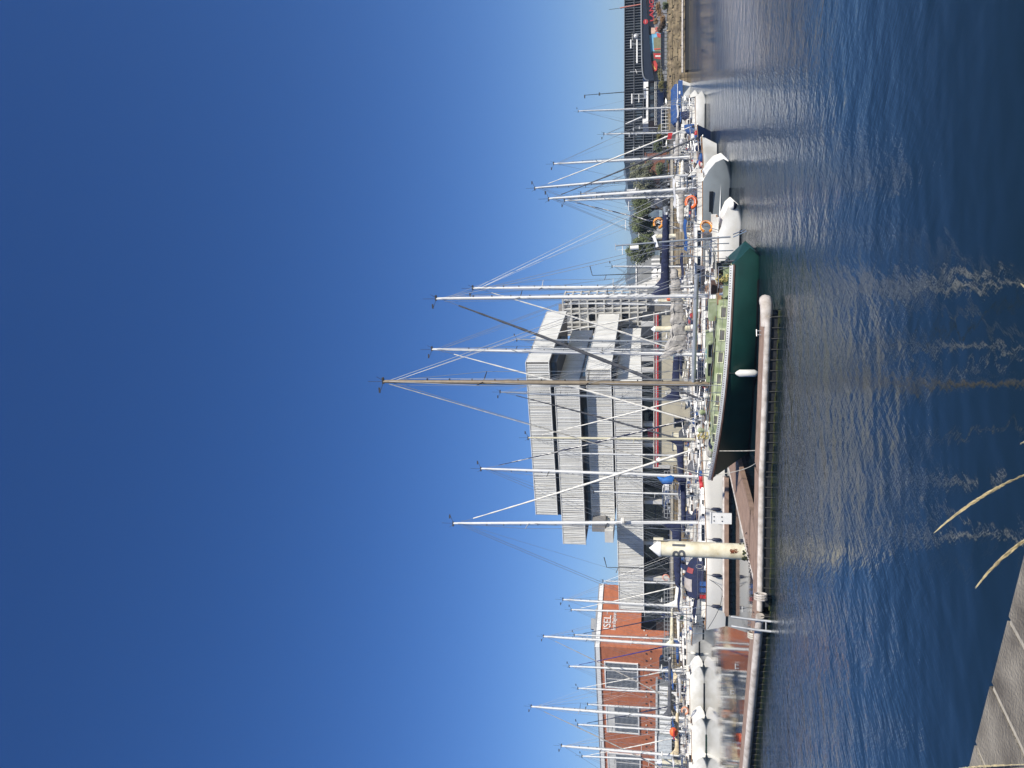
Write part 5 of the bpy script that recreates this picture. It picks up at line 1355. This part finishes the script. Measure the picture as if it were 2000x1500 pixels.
# blue cave line and sprayhood big
hx = -2.55
hr = []
zz = wi['S_at'](hx) + .2
for i in range(9):
    u = i / 8; ph = math.pi * .62 * u + .12
    hr.append([(hx + 1.75 * math.cos(ph) - .6, 1.35 * math.cos(a_), zz + 1.25 * max(0, math.sin(a_)) ** .6 * math.sin(ph) ** .7) for a_ in [math.pi * j / 14 for j in range(15)]])
ho = MB().grid(hr).build('sprayhood', navy, whitey, smooth=True)
MB().grid([[(p[0] * 1 + .02 * 1, p[1] * 1.02, p[2] * 1.01 + .01) for p in r_[8:13]] for r_ in hr[5:8]]).build('window', mat('clear_vinyl_pale', (.42, .38, .36), .12), ho)
MB().grid([[(p[0] * 1 + .02 * 1, p[1] * 1.02, p[2] * 1.01 + .01) for p in r_[9:13]] for r_ in hr[3:5]]).build('window', mat('clear_vinyl_red', (.30, .08, .08), .12), ho)
MB().box((wi['x0'] - 2.6, 0, zz + .5), (1.6, 1.7, .12), M=Matrix.Rotation(.15, 3, 'Y')).build('cockpit_cover', navy, whitey)
MB().path([(-12.6 / 2 - .02, -1.2, 1.45), (-12.6 / 2 - .1, -1.2, 2.3), (-12.6 / 2 - .1, 1.2, 2.3), (-12.6 / 2 - .02, 1.2, 1.45)], .03).build('stern_arch', steel, whitey)
MB().lathe(((wi['mx'] - .02), -.3, 7.1), [(.0, -.12), (.26, -.1), (.28, .06), (.18, .14), (0, .16)], 14).build('radar_dome', white, whitey, smooth=True)

# --- row right behind the green yacht
H6, h6 = berth('white cruiser with scoop stern and ball fender between grey yacht and green stern', (853, 583), 578, 47.5, False, 12.4, stern_y=404, tilt=-19, B=3.7, Fb=1.4, Fs=1.2, so=-1.9, bo=.8, ws=.72, mr=.13, boom=4.9, cover=navy, jib=[dkgrey], det=2, cabh=.42, boomz=2.0, coverh=.42, md=dict(bz=2.5, bm=mastw), jibr=.08)
H6b, h5 = berth('grey aluminium yacht with white scoop stern and red horseshoe buoy', (925, 562), 560, 56, False, 14.2, stern_y=334, tilt=-24, B=4.1, Fb=1.85, Fs=1.75, so=-1.3, bo=.7, ws=.76, hullm=greyh, deckmat=deckm, boot=antif, transom=white, mr=.125, boom=5.6, cover=navy, jib=sailw, det=2, cabh=.5, boomz=1.6, md=dict(bz=2.1, bm=mastg, br=.13), coverh=.3)
# long hull window and white stripe on the grey yacht
for s in (-1, 1):
    m_ = MB(); m_.box((-14.2 / 2 + 3.2, s * (h5['H_at'](-14.2 / 2 + 3.2) * .995), 1.22), (2.5, .06, .24), rz=-s * -.04); m_.build('hull_window', glass, H6b)
    m_ = MB()
    m_.path([(x, s * (h5['H_at'](x) * .965 + .02), .62) for x in [-14.2 / 2 + 1.4 + k * .35 for k in range(10)]], .07, 4); m_.build('white_stripe', whiteb, H6b)
M6, m6i = berth('white sloop with grey bundled mainsail right behind the green yacht', (845, 682), 693, 54, False, 12.8, mxf=.12, tilt=-9, B=3.9, Fb=1.45, Fs=1.25, mr=.125, boom=5.7, cover=None, jib=[sailw], det=2, winn=4, winm=navyh, cabh=.5, md=dict(bz=1.9), jibr=.05)
# grey bundled sail draped on the boom
mx = m6i['mx']; bz = 1.3 + .5 + 1.75; rr = random.Random(21); rows = []
for i in range(46):
    u = i / 45; x = mx - .15 - 5.7 * u; top_ = .30 + .95 * max(0, 1 - u / .28) ** 1.1; bot_ = -.75 * (1 - u) ** .55 - .12 + (.30 if u < .04 else 0)
    wv = .05 * math.sin(u * 50) + rr.uniform(-.02, .02); rows.append([])
    for j in range(22):
        a_ = 2 * math.pi * j / 22; fold = .085 * math.sin(j * 2.9 + u * 9) * (1.1 - u)
        zz_ = (top_ * .8 if math.sin(a_) > 0 else -bot_) * math.sin(a_)
        rows[-1].append((x + fold * .6 + (.55 * (1 - u) ** 3) * (math.sin(a_) > 0) * math.sin(a_), (.24 - .1 * u + fold * .8 + wv) * math.cos(a_), bz + zz_ + wv))
g = MB().grid(rows, 0, True).build('bundled_sail', greyc, M6, smooth=True, ang=70)
lash = MB()
for i in range(4, 46, 6):
    r_ = [Vector(p) for p in rows[i]]; c = sum(r_, Vector()) / len(r_); lash.path([c + (p - c) * 1.04 for p in r_ + r_[:1]], .015, 4)
lash.build('sail_tie', rope, M6)
M2, _ = berth('white sloop with navy and white spiral furled jib and bright blue sail bag', (940, 915), 931, 62, True, 12.2, mxf=.1, tilt=-7, mr=.12, boom=4.4, cover=navy, jib=[navy, sailw], det=2, sprd=2, hood=navy, md=dict(bz=1.3, bm=mastg))
M3, _ = berth('white sloop with cream mast and navy sail bag behind the spiral furled jib', (1032, 855), 858, 72, True, 10.2, mxf=.1, mm=mastc, mr=.12, boom=3.6, cover=navy, jib=sailw, det=1, hood=dkgrey, coverh=.6, md=dict(bz=1.2))
M5, _ = berth('blue hulled sloop with slender grey mast and charcoal furled jib', (978, 765), 783, 78, False, 11.4, mm=mastg, mr=.10, boom=5.8, cover=navy, jib=[dkgrey], det=1, hullm=navyh, coverh=.75, tilt=-12, boomz=1.5, sprd=2, jibr=.07)
yg = 'yachts moored at the pontoons'
small = [
 # label, top, base_y, Y, right, L, kwargs
 ('small white sloop whose short mast stands against the grid tower', (1110, 592), 596, 90, False, 8.6, dict(boom=3, cover=blue)),
 ('white sloop with thin mast just right of the bundled sail mast', (1010, 663), 668, 84, True, 10, dict(boom=3.6, cover=navy, mm=mastg, jib=sailw)),
 ('white sloop with tall white mast close behind the bundled sail mast', (1040, 680), 684, 96, False, 10, dict(boom=3.6, cover=dkgrey)),
 ('white sloop with black furled jib crossing the right group of masts', (1072, 388), 368, 64, True, 10.6, dict(boom=4.0, cover=greyc, jib=[dkgrey], mr=.13, sprd=2, md=dict(bz=1.4, bm=mastg))),
 ('white sloop with spiral furled jib in front of the wide olive tree', (1103, 392), 382, 80, False, 9.6, dict(boom=3.4, cover=sailw, jib=[navy, sailw], mr=.1)),
 ('blue decked sloop with long white furled jib and pale sail cover', (1045, 367), 341, 72, True, 11.6, dict(boom=4.2, cover=sailw, jib=sailw, hullm=navyh, mr=.12, deckmat=blue, md=dict(bz=1.5))),
 ('white sloop with stout white mast next to the black office block', (1082, 320), 306, 84, False, 10.4, dict(boom=3.6, cover=greyc, mr=.13, deckmat=deckm, md=dict(bz=1.4, bm=mastg))),
 ('white sloop with second mast at the front of the right group', (1135, 378), 372, 88, False, 9.0, dict(boom=3.4, cover=sandc, mr=.09)),
 ('small white sloop with curling white sail near the blue covered boat', (1130, 217), 208, 137, True, 9.4, dict(boom=3.4, cover=sailw, mr=.13, sprd=1)),
 # left group
 ('white sloop leftmost of the pair against the brick wall right end', (1116, 1191), 1198, 98, True, 9.8, dict(boom=3.6, cover=white, jib=sailw, mr=.12)),
 ('white sloop with white sail bag against the lowest slab left end', (1100, 1171), 1186, 86, False, 11.2, dict(boom=4.2, cover=sailw, mr=.13, coverh=.8)),
 ('small sloop with dark furled jib under the white wall lettering', (1122, 1240), 1250, 104, True, 9.6, dict(boom=3.3, cover=blue, jib=[navy], mr=.1)),
 ('sloop with violet blue furled jib right of the largest brick window', (1112, 1302), 1312, 100, True, 11, dict(boom=3.8, cover=dkgrey, jib=[mat('canvas_violet', (.04, .035, .2), .8)], mr=.13)),
 ('sloop with two white furled sails in front of the largest brick window', (1129, 1345), 1355, 104, True, 10.4, dict(boom=3.7, cover=sailw, jib=sailw, mr=.11)),
 ('white sloop with thin mast right edge of the middle brick window', (1148, 1376), 1388, 106, False, 9.6, dict(boom=3.6, cover=greyc, mr=.1)),
 ('sloop with navy furled jib across the middle brick window', (1129, 1415), 1430, 96, True, 9.8, dict(boom=3.6, cover=navy, jib=[navy], mr=.12)),
 ('white sloop at the left frame edge with cream furled jib', (1137, 1478), 1488, 98, True, 9.8, dict(boom=3.5, cover=sandc, jib=sailw, mr=.12)),
]
for lb, tp_, by, Y, rt, L_, kw in small:
    kw = dict(kw); kw['det'] = 2; kw.setdefault('tilt', rnd.uniform(-13, -3)); kw.setdefault('hood', rnd.choice([navy, dkgrey, None, blue]))
    kw.setdefault('winn', 3); berth(lb, tp_, by, Y, rt, L_, **kw)
# white yachts showing their sides and scoop sterns at the left
L8, l8 = berth('white ketch style sloop with black waterline and green stern flag', (1062, 1243), 1262, 97, False, 13.4, stern_y=1174, tilt=-4, Fb=1.6, Fs=1.5, mr=.17, boom=4.6, cover=cream, jib=[greyc], det=2, so=-.4, boot=black, winn=4, cabh=.55, boomz=1.2)
LA, la = berth('white sloop with tallest left mast and scoop stern nearest the brick reflection', (1038, 1380), 1404, 86, False, 13.5, stern_y=1291, tilt=-3, Fb=1.6, Fs=1.5, mr=.15, boom=6.6, cover=dkgrey, jib=[greyc], det=2, so=-1.4, ws=.8, coverh=.35, boomz=1.7)
LB, lb_ = berth('white sloop with green waterline and scoop stern with rope handles', (1097, 1457), 1478, 82, False, 12.5, stern_y=1391, tilt=-3, Fb=1.55, Fs=1.45, mr=.14, boom=4.6, cover=sandc, det=2, so=-1.2, ws=.8, boot=mat('boot_green', (.02, .07, .05), .5))
LC, lc = make_yacht('sailing_yacht', 'white scoop stern of the yacht cut off by the left frame edge', 'sailing yacht', (aty(1360, 1474, 80).x - 5.6, 80.5, 0), R(177), 12, Fb=1.5, Fs=1.45, so=-1.2, ws=.8, det=2, group=yg)
# filler hulls without visible mastheads (motor boats)
def motorboat(label, y0, y1, Yd, right, Ht=1.2, hm=white, cover=None, fly=True, group=None, cab=True, dk=None):
    a, b2 = aty(1350, y0, Yd), aty(1350, y1, Yd); L_ = abs(a.x - b2.x); c = (a + b2) / 2; ang = 0 if right else math.pi
    t = thing('motor_boat', label, 'motor boat', (c.x, Yd, 0), ang, group); B_ = min(3.2, L_ * .36)
    rows, (hb, sheer, xd, xw) = hull_mesh(L_, B_, Ht * 1.15, Ht * .85, .1, .8, .86)
    m_ = MB(); m_.grid(rows); m_.f.append(tuple(range(len(rows[0])))); m_.m.append(0); m_.build('hull', hm, t, smooth=True, ang=40)
    N = 30; dr = [[(xd(i / N), -hb(i / N) * .985 + 2 * hb(i / N) * .985 * j / 6, sheer(i / N) - .02) for j in range(7)] for i in range(N + 1)]
    MB().grid(dr).build('deck', dk or deckm, t)
    rbm = MB()
    for s in (-1, 1): rbm.path([(xd(i / N), s * hb(i / N), sheer(i / N)) for i in range(N + 1)], .05, 5)
    rbm.build('rubbing_strake', black, t)
    if cab:
        zc = Ht * .9; x0, x1 = -L_ * .22, L_ * .26; wc = B_ * .38; pr_ = [(x0, zc), (x0 + .1, zc + 1.15), (x1 - .9, zc + 1.15), (x1, zc + .35), (x1 + .6, zc)]
        m_ = MB(); n_ = len(pr_); m_.add([(x, -wc, z) for x, z in pr_] + [(x, wc, z) for x, z in pr_], [tuple(range(n_)), tuple(range(n_, 2 * n_))[::-1]] + [(i, (i + 1) % n_, n_ + (i + 1) % n_, n_ + i) for i in range(n_)]); cb_ = m_.build('cabin', cover or white, t)
        if not cover:
            for s in (-1, 1):
                for k in range(2):
                    xw0 = x0 + .3 + k * (x1 - x0 - 1.2) / 2; MB().box((xw0 + (x1 - x0 - 1.2) / 4, s * wc, zc + .75), ((x1 - x0 - 1.2) / 2 - .15, .05, .45)).build('window', glass, cb_)
            MB().box((x1 - .42, 0, zc + .78), (.06, wc * 1.8, .75), M=Matrix.Rotation(R(-48), 3, 'Y')).build('windscreen', glass, cb_)
    pp = MB(); pp.path([(xd(.55), -hb(.55) * .95, Ht + .5), (xd(.85), -hb(.85) * .95, Ht + .6), (xd(1) - .1, 0, Ht + .7), (xd(.85), hb(.85) * .95, Ht + .6), (xd(.55), hb(.55) * .95, Ht + .5)], .02)
    for u in (.6, .75, .9):
        for s in (-1, 1): pp.tube((xd(u), s * hb(u) * .95, sheer(u)), (xd(u), s * hb(u) * .95, Ht + .58), .015)
    pp.build('bow_rail', steel, t)
    MB().box((-L_ / 2 - .25, 0, .75), (.35, .4, 1.1)).build('outboard', dkgrey, t)
    gq = random.Random(int(L_ * 91 + Yd)); zt_ = Ht * .9 + (1.15 if cab else .1)
    MB().tube((0, .2, zt_), (-.3, .2, zt_ + 1.7), .012).build('antenna', whiteb, t)
    MB().path([(-L_ * .2, -B_ * .36, zt_ - .6), (-L_ * .24, -B_ * .34, zt_ + .55), (-L_ * .24, B_ * .34, zt_ + .55), (-L_ * .2, B_ * .36, zt_ - .6)], .03, 6).build('radar_arch', steel, t)
    for k in range(3): MB().box((-L_ * gq.uniform(.26, .42), gq.uniform(-.7, .7), Ht * .9 + .2), (gq.uniform(.3, .7), .4, gq.uniform(.3, .5))).build('deck_locker', gq.choice([white, navy, dkgrey, blue, sandc, teak]), t)
    return t, L_, B_, hb, sheer, xd
# blue covered boat at the right end
bc, L_, B_, hb, sheer, xd = motorboat('white hulled boat under a high blue tarpaulin by the stone embankment', 153, 246, 128, True, 1.55, cab=False)
xs = [-L_ * .46 + L_ * .80 * i / 14 for i in range(15)]; rr = random.Random(3); rows = []
for i, x in enumerate(xs):
    wv = rr.uniform(-.05, .05); e = .9 if i in (0, 14) else 1
    rows.append([(x, -1.25, 1.45), (x, -1.28, 2.0 + wv * .3), (x + rr.uniform(-.06, .06), -1.15, 2.75 * e + wv), (x, 0, 3.05 * e + wv), (x, 1.15, 2.75 * e + wv), (x, 1.28, 2.0), (x, 1.25, 1.45)])
m_ = MB(); m_.grid(rows); m_.f.append(tuple(range(7))); m_.m.append(0); m_.f.append(tuple(14 * 7 + k for k in range(7))); m_.m.append(0)
tarp = m_.build('tarpaulin', blue, bc, smooth=True, ang=35)
MB().path([(x, -1.31, 1.98) for x in xs], .05, 5).build('tarpaulin_seam', whiteb, tarp)
for x in (-1.6, 1.2): MB().box((x, -1.29, 1.68), (.5, .05, .24)).build('porthole', whiteb, bc)
MB().box((0, -1.22, 1.55), (L_ * .82, .1, .72)).build('blue_topside', blue, bc)
# white broad boat with grey fenders
wb, L_, B_, hb, sheer, xd = motorboat('broad white catamaran hull end with three grey ball fenders', 246, 342, 107, False, 2.3, cab=False)
MB().box((0, 0, 2.2), (L_ * .7, 2.4, .35)).build('cabin', white, wb)
MB().box((-L_ * .2, -B_ * .3, 1.3), (L_ * .45, B_ * .5, 1.4)).build('stern_step', white, wb)
# navy hull
nb, L_, B_, hb, sheer, xd = motorboat('navy hulled launch with white rail between white catamaran and grey yacht', 318, 372, 66, True, 1.5, hm=navyh)
motorboat('small white motor cruiser in front of the cream clubhouse left end', 905, 985, 100, True, 1.3)
motorboat('white motor cruiser moored before the cream clubhouse right end', 640, 720, 99, False, 1.3)
motorboat('small motor boat with navy cover left of the lettered pile', 1110, 1168, 92, False, 1.1, cover=navy)
motorboat('white motor cruiser behind the white ketch bow', 1215, 1290, 107, True, 1.2)
motorboat('white launch under the grey tarpaulin in the left row', 1335, 1392, 110, True, 1.2, cover=sandc)
motorboat('small white cabin boat right of the pile at the left frame edge', 1420, 1465, 108, True, 1.1)
motorboat('white runabout behind the red horseshoe buoy', 385, 440, 90, True, 1.2)
motorboat('white runabout among the masts under the small round sign post', 268, 330, 104, True, 1.2)

for lb, y0, y1, Yd, rt, kw in (
    ('white cuddy boat beneath the rust red shed', 300, 352, 120, True, {}), ('white cruiser with navy canopy under the round dark green tree', 455, 505, 112, False, dict(cover=navy)),
    ('white sedan cruiser beneath the black bent arm lamp', 522, 592, 104, True, {}), ('white cabin cruiser hidden behind the navy sail bag of the blue sloop', 735, 800, 104, False, {}),
    ('white cruiser with charcoal canopy before the clubhouse door', 815, 880, 103, True, dict(cover=dkgrey)), ('white cruiser before the blue parked car', 985, 1050, 108, False, {}),
    ('white cruiser with blue canopy below the bent arm lamp at the lowest slab', 1070, 1128, 113, True, dict(cover=blue)), ('small white cruiser right of the dark brick recess', 1165, 1205, 114, False, {}),
    ('small white cruiser under the brick wall corner', 1240, 1290, 114, True, {}), ('small white cruiser in front of the blue car at the boat store', 1296, 1336, 114.5, False, {}),
    ('small white cruiser before the boat store doors', 1388, 1432, 114, True, {}), ('small white cruiser below the pale blue grey shed', 1446, 1494, 114, False, {}),
    ('small white cruiser among the masts before the grey parked car', 395, 432, 118, False, {})):
    motorboat(lb, y0, y1, Yd, rt, 1.25, **kw)

# more masted yachts seen only as decks and spars between the named ones
extra = [('white sloop with bare mast low behind the long white sloop', (1160, 960), 966, 88, True, 9.5, greyc), ('white sloop with short mast left of the lettered pile', (1178, 1135), 1140, 100, False, 9, navy),
         ('white sloop with low mast between orange buoy and round tree', (1196, 520), 521, 92, True, 9.5, sandc), ('white sloop with low mast left of the curling sail mast', (1180, 262), 258, 100, False, 8, navy),
         ('white sloop whose mast stands left of the cream mast', (1090, 885), 890, 96, True, 9.5, dkgrey)]
for lb, tp_, by, Y, rt, L_, cv in extra:
    berth(lb, tp_, by, Y, rt, L_, det=2, boom=3.3, cover=cv, mr=.09, tilt=rnd.uniform(-12, -2), hood=rnd.choice([navy, None]))

# ------------------------------------------------------------------ loose gear on the boats: fenders, buoys, bundles
def fender(label, p, ln=.75, r_=.14, mt_=fendw, group='long fenders hung on the hulls'):
    t = thing('fender', label, 'fender', p, 0, group)
    MB().lathe((0, 0, 0), [(.01, -ln / 2 - .04), (r_ * .5, -ln / 2), (r_, -ln / 2 + r_ * .8), (r_, ln / 2 - r_ * .8), (r_ * .5, ln / 2), (.02, ln / 2 + .06)], 14).build('body', mt_, t, smooth=True)
    MB().tube((0, 0, ln / 2), (0.02, .12, ln / 2 + .55), .012, n=5).build('lanyard', rope, t)
def fhull(t, g, xl, s, z, **k):
    y = g['H_at'](xl) * .97 + .15; return W(t, (xl, s * y, z))
L = Lg
p = aty(1458, 704, 38.3)
sx = (p.x - rootg.x) / hn.x; fp = W(green, (sx, gi['H_at'](sx) * .97 + .16, .46))
fender('large white fender hung horizontally low against the green hull', fp, .95, .17)
for k, xl in enumerate((-4.4, -2.2, 0.2, 2.2)):
    fender(('dark topped fender near the stern of the long white sloop', 'dark topped fender second from the stern of the long white sloop', 'dark topped fender amidships on the long white sloop', 'dark topped fender nearest the green bow on the long white sloop')[k], fhull(whitey, wi, xl, -1, .75), .6, .12, fendd)
for k, xl in enumerate((-5.5, -3.2, -1.0, 1.4, 3.6)):
    fender('short white fender on the side of the white ketch style sloop', fhull(L8, l8, xl, 1, .7), .6, .17, group='five white fenders on the ketch style sloop')
def ball(label, p, r_, m1, m2, group='ball fenders'):
    t = thing('ball_fender', label, 'fender', p, 0, group)
    MB().sphere((0, 0, 0), r_, 18).build('ball', m1, t, smooth=True); MB().lathe((0, 0, -r_ * 1.12), [(.05, 0), (r_ * .5, .04), (r_ * .88, r_ * .5), (r_ * 1.012, r_ * .95)], 18).build('cap', m2, t, smooth=True)
ball('white and navy ball fender at the tip of the scoop stern', aty(1431, 402, 44.6), .22, white, navy)
for k, (x, y) in enumerate(((1333, 278), (1330, 316), (1336, 296))): ball(('grey ball fender nearest the blue covered boat', 'grey ball fender nearest the navy launch', 'grey ball fender between the two others on the catamaran')[k], aty(x, y, 104.4), .48 if k < 2 else .3, mat('fender_grey', (.45, .45, .46), .5), mat('fender_grey', (.45, .45, .46), .5))
def horseshoe(label, x, y, Y, s, mt_, tilt=0, roll=0):
    t = thing('horseshoe_buoy', label, 'lifebuoy', aty(x, y, Y)); m_ = MB()
    rotm = Matrix.Rotation(tilt, 3, 'Z') @ Matrix.Rotation(roll, 3, 'Y')
    m_.path([rotm @ Vector((s * math.cos(a_), 0, s * 1.15 * math.sin(a_))) for a_ in [R(-60 + 300 * j / 20 - 90 + 0) + R(60) for j in range(21)]], [s * .36] * 21, 10, sq=.7)
    m_.build('buoy', mt_, t, smooth=True)
    MB().path([rotm @ Vector((s * .95 * math.cos(a_), -.12, s * 1.1 * math.sin(a_))) for a_ in [R(-20 + 40 * j) for j in range(7)]], .015, 4).build('strap', white, t)
horseshoe('red orange horseshoe buoy on the rail of the grey yacht', 1350, 395, 50.5, .30, orange, 0, R(90))
horseshoe('amber horseshoe buoy on the rail of the scoop stern cruiser', 1380, 443, 45.8, .30, amber, .3, R(60))
horseshoe('small amber horseshoe buoy before the wide olive tree', 1286, 436, 78, .40, amber, 0, R(90))
horseshoe('faded pink horseshoe buoy among the masts left of the lettered pile', 1301, 1128, 74, .26, mat('foam_faded', (.6, .25, .17), .7), 0, 0)
horseshoe('faded orange horseshoe buoy on the scoop stern nearest the brick reflection', 1338, 1388, 82, .30, mat('foam_peach', (.62, .28, .16), .7), 0, R(90))
t = thing('orange_float_roll', 'bright orange roll standing between the two tall masts and bundled sail', 'float', aty(1313, 584, 60))
MB().path([(0, 0, -.42), (0, 0, -.3), (0, 0, .3), (0, 0, .42)], [.1, .16, .16, .1], 14).build('roll', orange, t, smooth=True)
t = thing('covered_outboard', 'bright red orange covered bundle on a left row yacht', 'bundle', aty(1318, 1430, 80))
MB().sphere((0, 0, .1), .5, 16, sc3=(.95, .7, .85)).build('cover', orange, t, smooth=True); MB().box((0, -.44, .1), (1.1, .03, .12)).build('strap', redh, t)
t = thing('sand_awning', 'sand coloured awning slung over a left row yacht', 'awning', aty(1312, 1357, 92))
MB().grid([[(x, yy, .9 * (1 - (x / 2.7) ** 2) - .9 * (yy / 1.2) ** 2 * .3 - .4) for x in [-2.7 + 5.4 * k / 14 for k in range(15)]] for yy in (-1.2, -.6, 0, .6, 1.2)]).build('canvas', sandc, t, smooth=True)
for s in (-1, 1): MB().tube((s * 2.6, 0, -1.4), (s * 2.6, 0, -.3), .03).build('pole', steel, t)
# white staysail with a dark ring drawn up on a right hand mast
t = thing('hoisted_sail', 'cream triangular sail with small ring window left of the camper', 'sail', aty(1300, 556, 70))
tri = [aty(1243, 558, 70), aty(1298, 536, 70), aty(1302, 557, 70)]
o_ = Vector(t.location); P_ = [p - o_ for p in tri]
MB().add([p for p in P_] + [p + Vector((0, .05, 0)) for p in P_], [(0, 1, 2), (5, 4, 3), (0, 1, 4, 3), (1, 2, 5, 4), (2, 0, 3, 5)]).build('cloth', sailw, t)
c = aty(1285, 549, 69.9) - o_
MB().path([c + Vector((.1 * math.cos(a_), -.03, .1 * math.sin(a_))) for a_ in [j * 6.2832 / 12 for j in range(13)]], .02, 5).build('ring', teak, t)
# dinghies and deck boxes
def dinghy(label, x, y, Y, ln, mt_, rz=0):
    t = thing('inflatable_dinghy', label, 'dinghy', aty(x, y, Y), rz, 'inflatable dinghies carried on the yachts')
    MB().path([(-ln / 2, -.5, 0), (ln * .2, -.52, 0), (ln * .42, -.3, .08), (ln / 2, 0, .14), (ln * .42, .3, .08), (ln * .2, .52, 0), (-ln / 2, .5, 0)], [.14, .2, .2, .19, .2, .2, .14], 10).build('tube', mt_, t, smooth=True)
    MB().box((-ln * .05, 0, -.05), (ln * .8, .8, .06)).build('floor', dkgrey, t); MB().box((-ln * .4, 0, .12), (.05, .85, .35)).build('transom', teak, t)
dinghy('grey inflatable dinghy upside of the catamaran stern', 1320, 300, 93, 2.6, mat('fender_grey', (.45, .45, .46), .5))
dinghy('dark inflatable dinghy on the deck of the grey yacht', 1366, 420, 54, 2.4, dkgrey)
dinghy('pale inflatable dinghy hung on the sloop before the middle brick window', 1328, 1340, 98, 2.6, mat('fender_grey', (.45, .45, .46), .5))
dinghy('teal inflatable dinghy right of the lettered pile on the white sloop', 1318, 690, 78, 2.2, teal)
# horizontal slatted hatch boards (liferaft crate) between H6 and others
for k, (y, wpx) in enumerate(((468, 30), (497, 36))):
    q = aty(1331, y, 60); t = thing('slatted_crate', ('slatted timber crate on deck right of the thin radar pole', 'slatted timber crate on deck left of the thin radar pole')[k], 'crate', q, 0, 'slatted timber crates')
    wd = wpx / F * 60
    for j in range(8): MB().box((0, -.02, -.38 + j * .11), (wd, .06, .07)).build('slat', mat('grey_timber', (.36, .31, .23), .85, var=.2), t)
    for s in (-1, 0, 1): MB().box((s * wd * .48, .03, 0), (.07, .07, .95)).build('upright', mat('weathered_timber', (.16, .13, .10), .85), t)
    MB().box((0, .3, .02), (wd * .96, .5, .8)).build('lining', mat('crate_dark', (.10, .08, .06), .8), t)
# thin radar pole near the green stern
t = thing('radar_pole', 'thin grey pole carrying a white radar dome near the green stern', 'pole', (0, 0, 0))
a, b2 = aty(1202, 480, 43.5), aty(1412, 463, 43.5); t.location = b2; v = a - b2
MB().path([Vector((0, 0, -.4)), v * .5, v], [.05, .05, .045], 8).build('pole', mastg, t, smooth=True)
d_ = v * .83 + Vector((-.15, 0, 0)); 
MB().path([v * .86 + Vector((-.2, 0, 0)), v * .78 + Vector((-.2, 0, 0))], .13, 12).build('radar_reflector', white, t, smooth=True)
MB().box(v * .62 + Vector((.05, 0, 0)), (.62, .3, .02), M=Matrix.Rotation(.5, 3, 'X') @ Matrix.Rotation(-.35, 3, 'Y')).build('panel', whiteb, t)
MB().tube(v + Vector((-.25, 0, 0)), v + Vector((.12, 0, 0)), .015).build('crossbar', steel, t)
# flags
def flag(label, x, y, Y, mt_, w_=.5, h_=.35):
    t = thing('flag', label, 'flag', aty(x, y, Y)); MB().tube((0, 0, -1), (0, 0, .5), .015).build('staff', white, t)
    MB().grid([[(k * w_ / 8, .05 * math.sin(k * 1.1), .45 - .1 * k / 8), (k * w_ / 8, .05 * math.sin(k * 1.1 + .4), .45 - h_ - .14 * k / 8)] for k in range(9)]).build('cloth', mt_, t, smooth=True)
flag('small red and white flag at the black furled jib foot', 1313, 272, 70, redh, .6)
flag('small blue flag on the left row sloops', 1300, 1205, 84, navy, .4, .3)
flag('small dark green flag at the stern of the white ketch style sloop', 1335, 1212, 92, greenh, .5, .35)
# mooring lines
ml = [('pale mooring line from the green bow to the front pontoon', W(green, (L / 2 - .3, .1, 1.7)), atz(1476, 905, .5)),       ('dark mooring line from the stern of the long white sloop to the finger pontoon', W(whitey, (-6.0, -1.2, 1.3)), fA + Vector((2.2, 0, .1))), ('dark mooring line sagging amidships of the long white sloop', W(whitey, (-2.5, -1.8, 1.3)), fA + Vector((1.0, 0, .1))),
      ('short pale spring line below the green bow', W(green, (L / 2 - 2.0, .9, 1.6)), atz(1474, 880, .5))]
for lb, a, b2 in ml:
    o_ = (a + b2) / 2; pts = [a.lerp(b2, i / 12) - o_ + Vector((0, 0, -.35 * math.sin(math.pi * i / 12))) for i in range(13)]
    t = MB().path(pts, .018, 6).build('mooring_line', ropew if 'pale' in lb else rope, None); t.location = o_; tag(t, lb, 'rope', 'mooring lines')
bg2 = thing('sail_bag', 'bright blue sail bag hanging beside the mast of the spiral furled jib sloop', 'bag', aty(1303, 938, 61))
MB().path([(0, 0, -.45), (.05, 0, -.3), (-.05, 0, .3), (.25, 0, .75)], [.3, .36, .26, .04], 12).build('bag', mat('canvas_bright_blue', (.02, .14, .45), .7, bump=.5, bscale=8), bg2, smooth=True)
# ------------------------------------------------------------------ haze
hz = MB().box((0, 1900, 65), (6000, 4600, 144)).build('haze', mat('haze_surface', (1, 1, 1)))
M = bpy.data.materials.new('haze_air'); M.use_nodes = True; n = M.node_tree; n.nodes.clear()
o_ = n.nodes.new('ShaderNodeOutputMaterial'); pv = n.nodes.new('ShaderNodeVolumePrincipled'); pv.inputs['Color'].default_value = (.62, .80, 1, 1); pv.inputs['Density'].default_value = 0.00025; pv.inputs['Anisotropy'].default_value = 0.2
n.links.new(pv.outputs[0], o_.inputs['Volume']); hz.data.materials[0] = M; hz['kind'] = 'stuff'
